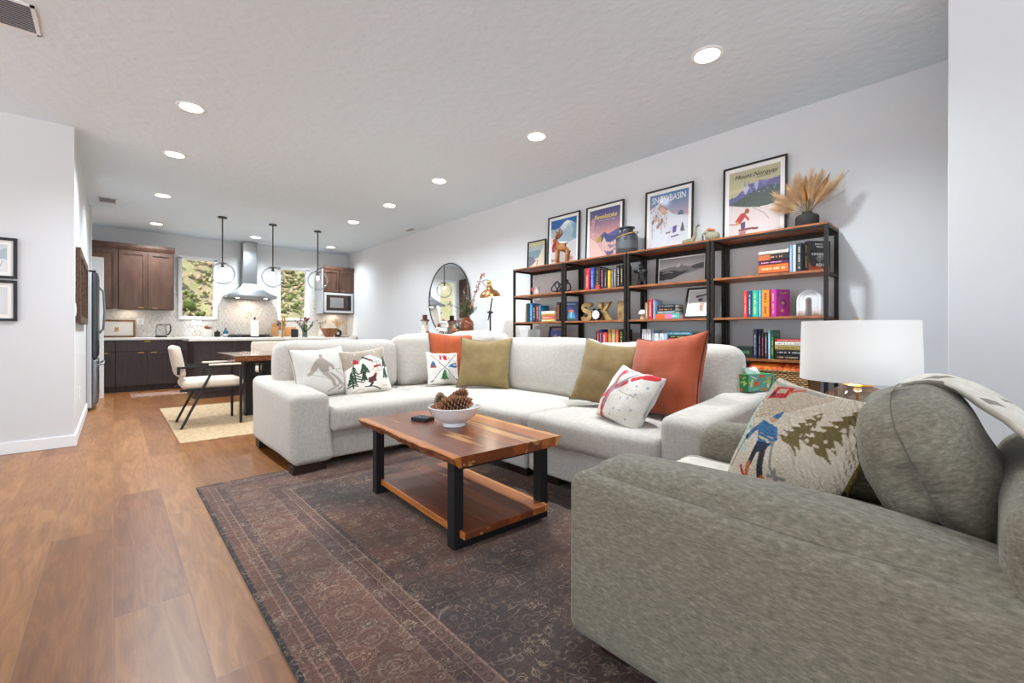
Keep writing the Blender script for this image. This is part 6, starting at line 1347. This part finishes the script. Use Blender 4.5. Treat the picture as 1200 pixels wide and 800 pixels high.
# ============================================================ ornaments on the shelves
# reindeer
t = quad('reindeer_figurine', 'wooden reindeer with antlers and burgundy scarf on the top shelf', 'figurine', (3.90, 3.40, 1.82), R(118), .2, .25, wood('rusty_brown_wood', '7a4826', '97602f', 'ac7442', (3, 3, 9), 6, .6),
         [((0, 0, .198), .050, -1), ((.055, 0, .205), .050, 0), ((-.065, 0, .202), .050, 0), ((.068, .032, .13), .024, 1), ((.07, .036, .07), .021, 3), ((.07, .036, .012), .022, 4), ((.068, -.032, .13), .024, 1), ((.07, -.036, .07), .021, 6), ((.07, -.036, .012), .022, 7), ((-.078, .032, .13), .027, 2), ((-.074, .036, .07), .022, 9), ((-.074, .036, .012), .022, 10), ((-.078, -.032, .13), .027, 2), ((-.074, -.036, .07), .022, 12), ((-.074, -.036, .012), .022, 13), ((.09, 0, .25), .034, 1), ((.10, 0, .288), .034, 15), ((.145, 0, .275), .02, 16)])
b = B()
for s_ in (-1, 1): tube(b, [(.09, s_*.02, .31), (.06, s_*.05, .33), (.02, s_*.065, .37), (.02, s_*.05, .415)], [.016, .017, .015, .007], 8); tube(b, [(.05, s_*.055, .335), (.07, s_*.08, .375)], [.013, .007], 8)
obj('antlers', b, mat('8a5630', .7), t, smooth=60)
b = B(); tube(b, [(.095, .038*cos(a), .252+.03*sin(a)) for a in [2*pi*k/12 for k in range(12)]], .016, 8, closed=True); tube(b, [(.11, .03, .24), (.12, .045, .19), (.115, .045, .14)], [.016, .018, .02], 8); obj('scarf', b, mat('9a1c34', .9), t, smooth=60)
b = B(); rbox(b, (-.01, 0, .248), (.12, .08, .02), .009, 2, 2); obj('snow', b, mat('eceeee', .9), t, smooth=60)
t.scale = (.8, 1.0, 1.0)
t.scale = (.82, .95, 1.0)
# milk can
t = thing('milk_can', 'dark grey metal milk can with rope handle on the top shelf', 'milk can', (3.95, 2.555, 1.82)); M_can = mat('4a4c50', .45, metal=.5, var=.2, bscale=12)
obj('body', lathe(B(), [(0, 0), (.108, 0), (.112, .006), (.112, .185), (.105, .20), (.085, .225), (.065, .245), (.065, .27), (.082, .275), (.082, .285), (.06, .292), (0, .292)], n=40), M_can, t, smooth=45)
obj('label_band', lathe(B(), [(.1125, .06), (.1135, .06), (.1135, .14), (.1125, .14)], n=40), mat('5e6064', .5, metal=.4), t, smooth=45)
obj('rope', tube(B(), [(.113*cos(a), .113*sin(a), .205+.03*sin(a+2.4)) for a in [2*pi*k/30 for k in range(30)]], .005, 6, closed=True), mat('b8935a', .9), t, smooth=60)
# two small figures
t = thing('leaf_bird_figurine', 'small pale green figurine with upright tail on the top shelf', 'figurine', (3.9, 1.845, 1.82)); M_gr = mat('8a8464', .6, var=.25, bscale=30)
b = B(); ball(b, (0, .02, .03), .035, (.8, 1.5, .8), 12); ball(b, (0, .07, .035), .018, n=8); tube(b, [(0, -.01, .03), (0, -.035, .08), (0, -.04, .14), (0, -.05, .165)], [.022, .016, .01, .008], 8); obj('body', b, M_gr, t, smooth=60)
b = B()
for k in range(5): leaf(b, (0, -.045, .15), (0, cos(k*1.1), .5+sin(k)*.5), .045, .008, .1)
obj('tail_leaves', b, mat('4c5240', .7), t)
t = thing('bird_figurine', 'small rounded green bird figurine beside the Mount Norquay poster', 'figurine', (3.9, 1.665, 1.82)); b = B(); ball(b, (0, -.01, .045), .045, (.9, 1.5, 1), 14); ball(b, (0, .04, .085), .024, n=10); tube(b, [(0, .06, .085), (0, .09, .078)], [.009, .002], 6); obj('body', b, mat('8c8a72', .6, var=.2, bscale=30), t, smooth=60)
b = B(); tube(b, [(0, .05, .095), (0, .02, .11), (0, -.03, .098)], [.012, .016, .01], 8); obj('crest', b, mat('a8683c', .7), t, smooth=60)
b = B(); cyl(b, (0, .075, 0), (0, .075, .07), .008); obj('stand', b, mat('4a443a', .7), t)
# vase of pampas
t = thing('pampas_vase', 'matte black vase of dried pampas and bunny tail grass on the top shelf', 'vase', (3.95, .955, 1.82))
obj('vase', lathe(B(), [(0, 0), (.072, 0), (.078, .006), (.078, .085), (.07, .10), (.045, .112), (.034, .118), (.034, .128), (.028, .128), (.028, .115), (0, .11)], n=40), mat('2a2726', .8), t, smooth=45)
def plume(bm, p0, p1, r, n=90, seed=0, w_=.0022):
    rr = random.Random(seed); p0, p1 = Vector(p0), Vector(p1); d = (p1-p0); L = d.length; d.normalize(); s = d.cross(Vector((1, .3, 0))).normalized(); u = d.cross(s)
    for k in range(n):
        f = rr.random(); a = rr.uniform(0, 6.28); q = p0+d*L*f; o_ = (s*cos(a)+u*sin(a)); wd = r*(sin(pi*(.08+.88*f))**.6); e_ = q+o_*wd+d*r*1.1
        sd = o_.cross(d)*w_; v_ = [bm.verts.new(x) for x in (q-sd, q+sd, e_)]; bm.faces.new(v_)
sp = [((-.02, .21, .30), 'a'), ((.03, .20, .24), 'a'), ((.0, .14, .37), 'b'), ((.02, .09, .39), 'a'), ((-.02, .05, .40), 'a'), ((.01, .01, .40), 'b'), ((-.02, -.03, .41), 'a'), ((.02, -.05, .40), 'b'), ((0, -.09, .39), 'a'), ((.0, -.14, .38), 'b'), ((.01, -.17, .30), 'a'), ((-.03, -.13, .27), 'a'), ((.03, .15, .27), 'a'), ((-.04, .17, .22), 'a'), ((.04, -.02, .34), 'b'), ((-.05, .02, .33), 'b'), ((.02, .12, .34), 'a'), ((-.03, -.07, .36), 'a'), ((.03, .03, .37), 'a'), ((-.04, .10, .30), 'a'), ((.03, -.11, .33), 'a'), ((-.02, .22, .19), 'a'), ((.01, -.20, .34), 'a')]
b = B(); b2 = B(); bs_ = B()
for i, (e_, kd) in enumerate(sp):
    e_ = Vector(e_); p0 = Vector((0, 0, .11)); st = p0.lerp(e_, .35); tube(bs_, [p0, st], .002, 4)
    if kd == 'a': plume(b, st, e_, .055, 520, i, .0010)
    else:
        d = e_-st; tube(b2, [st+d*f for f in (0, .2, .5, .8, 1)], [.004, .010, .013, .010, .003], 7); plume(b2, st, e_, .022, 260, i, .0010)
for a, c_ in (((-.01, -.02, .12), (0, -.26, .38)), ((0, 0, .12), (0, -.24, .24)), ((0, 0, .12), (.0, .05, .43)), ((0, 0, .12), (0, -.10, .44))): tube(bs_, [a, c_], .0014, 4)
obj('pampas_plumes', b, mat('dcbb92', .95, var=.15, bscale=20), t); obj('bunny_tails', b2, mat('a8733f', .95, var=.2, bscale=20), t); obj('stems', bs_, mat('7a6a4a', .9), t)
# candle jar and knot
t = thing('candle_jar', 'clear glass candle jar with red tag at the left end of the second shelf', 'jar', (3.88, 3.80, 1.48)); obj('jar', lathe(B(), [(0, 0), (.04, 0), (.042, .004), (.042, .10), (.039, .10), (.039, .006), (0, .005)]), M_globe, t, smooth=45)
obj('candle', cyl(B(), (0, 0, .007), (0, 0, .06), .036), mat('e8e0dc', .6), t, smooth=45); obj('tag', bb(B(), -.045, -.043, .005, .045, .045, .09), mat('c8404a', .6), t)
t = thing('knot_sculpture', 'black looping wire knot sculpture on the second shelf', 'sculpture', (3.90, 3.42, 1.48)); b = B()
tube(b, [(.035*sin(3*a+.5), .125*cos(a)+.03*cos(3*a), .082+.062*sin(2*a)) for a in [2*pi*k/60 for k in range(60)]], .0075, 8, closed=True); tube(b, [(.02*cos(a), -.02+.10*cos(a+.8), .080+.066*sin(a)) for a in [2*pi*k/40 for k in range(40)]], .0075, 8, closed=True); tube(b, [(.03*sin(a), .03+.08*cos(a-.9), .075+.06*sin(a)) for a in [2*pi*k/40 for k in range(40)]], .0075, 8, closed=True); obj('loop', b, M_black, t, smooth=180)
# SKI letters and clock
M_let = wood('distressed_letter_wood', '5e4a2c', '9a7c4c', 'b8985e', (2, 2, 2), 9, .7)
def letter(ch, y, lb, w_):
    t = thing('wooden_letter', lb, 'letter', (3.90, y, 1.145), group='SKI letters', rot=(0, 0, -pi/2)); b = B(); H_ = .20; s_ = .048
    if ch == 'I': bb(b, -.040, .040, -.02, .02, 0, H_)
    if ch == 'K': bb(b, -w_/2, -w_/2+s_, -.02, .02, 0, H_); prism(b, [(-w_/2+s_*.8, .075), (w_/2-s_*1.1, H_), (w_/2+.0, H_), (-w_/2+s_*1.9, .105), (w_/2+.004, 0), (w_/2-s_*1.15, 0), (-w_/2+s_*1.15, .075)], -.019, .019)
    if ch == 'S':
        pts = [(.055, .16), (.045, .178), (0, .182), (-.04, .172), (-.05, .145), (-.03, .118), (.0, .104), (.04, .088), (.055, .058), (.04, .03), (0, .018), (-.045, .022), (-.058, .045)]
        O = []; I = []
        for k, p_ in enumerate(pts):
            a_ = Vector(pts[max(0, k-1)]); c_ = Vector(pts[min(len(pts)-1, k+1)]); d = (c_-a_).normalized(); n_ = Vector((-d.y, d.x)); O.append(Vector(p_)+n_*.024); I.append(Vector(p_)-n_*.024)
        for k in range(len(pts)-1): prism(b, [tuple(O[k]), tuple(O[k+1]), tuple(I[k+1]), tuple(I[k])], -.02, .02)
        sx_ = w_/.16
        bmesh.ops.transform(b, matrix=Matrix.Diagonal((sx_, 1, 1.0, 1)), verts=b.verts[:]); bmesh.ops.remove_doubles(b, verts=b.verts[:], dist=.0005)
    obj('letter', b, M_let, t, smooth=30)
letter('S', 3.03, 'wooden letter S, left of the alarm clock', .16); letter('K', 2.79, 'wooden letter K, behind the alarm clock', .16); letter('I', 2.58, 'wooden letter I, right of the letter K', .1)
t = thing('alarm_clock', 'black twin bell alarm clock with white dial between the letters S and K', 'clock', (3.84, 2.862, 1.145), rz=-pi/2)
b = B(); cyl(b, (0, -.012, .062), (0, .025, .062), .056, n=36); ball(b, (-.035, .005, .120), .02, (1, .8, .7)); ball(b, (.035, .005, .120), .02, (1, .8, .7)); cyl(b, (-.03, 0, .01), (-.045, 0, 0), .006); cyl(b, (.03, 0, .01), (.045, 0, 0), .006); tube(b, [(-.03, 0, .125), (0, 0, .14), (.03, 0, .125)], .003, 6); obj('case', b, M_black, t, smooth=45)
obj('dial', cyl(B(), (0, -.0145, .062), (0, -.012, .062), .046, n=36), mat('e8ebee', .4), t)
b = B(); cyl(b, (0, -.016, .062), (-.02, -.016, .075), .0016, n=6); cyl(b, (0, -.016, .062), (.006, -.016, .094), .0013, n=6)
for k in range(12): a = k*pi/6; box(b, (.04*sin(a), -.0150, .062+.04*cos(a)), (.003, .001, .006), Matrix.Rotation(a, 4, 'Y'))
obj('hands', b, M_black, t)
# bear
t = thing('bear_sculpture', 'black standing bear sculpture on the second shelf left of the mountain photo', 'sculpture', (3.90, 2.345, 1.48))
bpy.data.objects.remove(t)
t = quad('bear_sculpture', 'black standing bear sculpture on the second shelf left of the mountain photo', 'sculpture', (3.90, 2.35, 1.48), R(200), .2, .2, mat('19191b', .35),
         [((0, 0, .095), .034, -1), ((.005, 0, .135), .036, 0), ((-.005, .022, .055), .022, 0), ((0, .03, .022), .017, 2), ((.012, .032, .006), .015, 3), ((-.005, -.022, .055), .022, 0), ((0, -.03, .022), .017, 5), ((.012, -.032, .006), .015, 6), ((.015, .038, .15), .017, 1), ((.04, .055, .135), .014, 8), ((.06, .06, .15), .012, 9), ((.015, -.038, .15), .017, 1), ((.045, -.055, .14), .014, 11), ((.065, -.065, .16), .012, 12), ((.012, 0, .172), .026, 1), ((.024, 0, .188), .026, 14), ((.052, 0, .182), .013, 15)])
b = B(); ball(b, (.015, .022, .208), .010, n=8); ball(b, (.015, -.022, .208), .010, n=8); obj('ears', b, mat('19191b', .35), t, smooth=60)
# mushroom, arch
t = thing('mushroom_ornament', 'small white capped mushroom ornament with tan stem', 'ornament', (3.87, 2.325, 1.145)); obj('stem', lathe(B(), [(0, 0), (.026, 0), (.028, .01), (.018, .04), (.018, .06), (0, .06)]), mat('c4a484', .8), t, smooth=50); obj('cap', lathe(B(), [(.0, .052), (.04, .05), (.044, .056), (.036, .078), (.018, .094), (0, .098)]), mat('d4d6d2', .5), t, smooth=60)
t = thing('arch_sculpture', 'white ribbed arch sculpture on the right unit', 'sculpture', (3.90, .930, 1.145)); b = B()
for k, r_ in enumerate((.030, .050, .071)):
    pts = [(0, -r_, 0), (0, -r_, .05), (0, -r_, .115)]+[(0, -r_*cos(a), .115+r_*1.12*sin(a)) for a in [pi*q/14 for q in range(1, 14)]]+[(0, r_, .115), (0, r_, .05), (0, r_, 0)]
    tube(b, pts, [.0125]*len(pts), 10)
    tube(b, [(p_[0]+.03, p_[1], p_[2]) for p_ in pts], .0125, 10)
obj('arch', b, mat('dcdee0', .75), t, smooth=180)
# basket and bag
t = thing('wicker_basket', 'square woven wicker basket on the lower right shelf', 'basket', (3.93, 1.13, .475))
m, nt, p = newmat('woven_wicker'); v = mapped(nt); sx = nd(nt, 'ShaderNodeSeparateXYZ'); nt.links.new(v, sx.inputs[0])
hor = mathn(nt, 'ADD', sx.outputs['X'], sx.outputs['Y']); rowi = mathn(nt, 'FLOOR', mathn(nt, 'MULTIPLY', sx.outputs['Z'], 66)); ph = mathn(nt, 'MULTIPLY', mathn(nt, 'MODULO', rowi, 2), 3.14159)
wv = mathn(nt, 'SINE', mathn(nt, 'ADD', mathn(nt, 'MULTIPLY', hor, 190), ph)); rz_ = mathn(nt, 'SINE', mathn(nt, 'MULTIPLY', mathn(nt, 'FRACT', mathn(nt, 'MULTIPLY', sx.outputs['Z'], 66)), 3.14159))
hh = mathn(nt, 'MULTIPLY', mathn(nt, 'MULTIPLY_ADD', wv, .5, .6), rz_)
r, nz = noise_ramp(nt, 40, [(.3, 'a87a48'), (.5, 'cfa066'), (.7, 'e2bc84')], v, 4); nt.links.new(mixc(nt, '7a5228', r.outputs['Color'], hh), p.inputs['Base Color']); p.inputs['Roughness'].default_value = .7; bump(nt, p, hh, 1., .012)
b = B(); X0, X1, Y0, Y1 = -.15, .16, -.23, .23; th = .012
def wall_(x0, x1, y0, y1): bb(b, x0, x1, y0, y1, .002, .245, bev=.004)
wall_(X0, X0+th, Y0, Y1); wall_(X1-th, X1, Y0, Y1); wall_(X0, X1, Y0, Y0+th); wall_(X0, X1, Y1-th, Y1); bb(b, X0, X1, Y0, Y1, 0, .01); obj('weave', b, m, t)
obj('rim', tube(B(), [(X0+.006, Y0+.006, .245), (X1-.006, Y0+.006, .245), (X1-.006, Y1-.006, .245), (X0+.006, Y1-.006, .245)], .012, 8, closed=True), m, t, smooth=60)
t = thing('orange_bag', 'orange and yellow patterned fabric bag stuffed in the wicker basket', 'bag', (3.93, 1.14, .72)); b = B(); rbox(b, (0, 0, 0), (.26, .40, .125), .055, 4, 8, lambda q, h: Vector(q)+noise.noise_vector(Vector(q)*11)*.012)
m, nt, p = newmat('orange_floral_cloth'); r, nz = noise_ramp(nt, 13, [(.34, 'b8281a'), (.46, 'dc5420'), (.54, 'f0901c'), (.60, 'e06020'), (.68, 'f4b440')], mapped(nt), 2, 1.5); nt.links.new(r.outputs['Color'], p.inputs['Base Color']); p.inputs['Roughness'].default_value = .6
obj('cloth', b, m, t, smooth=180)
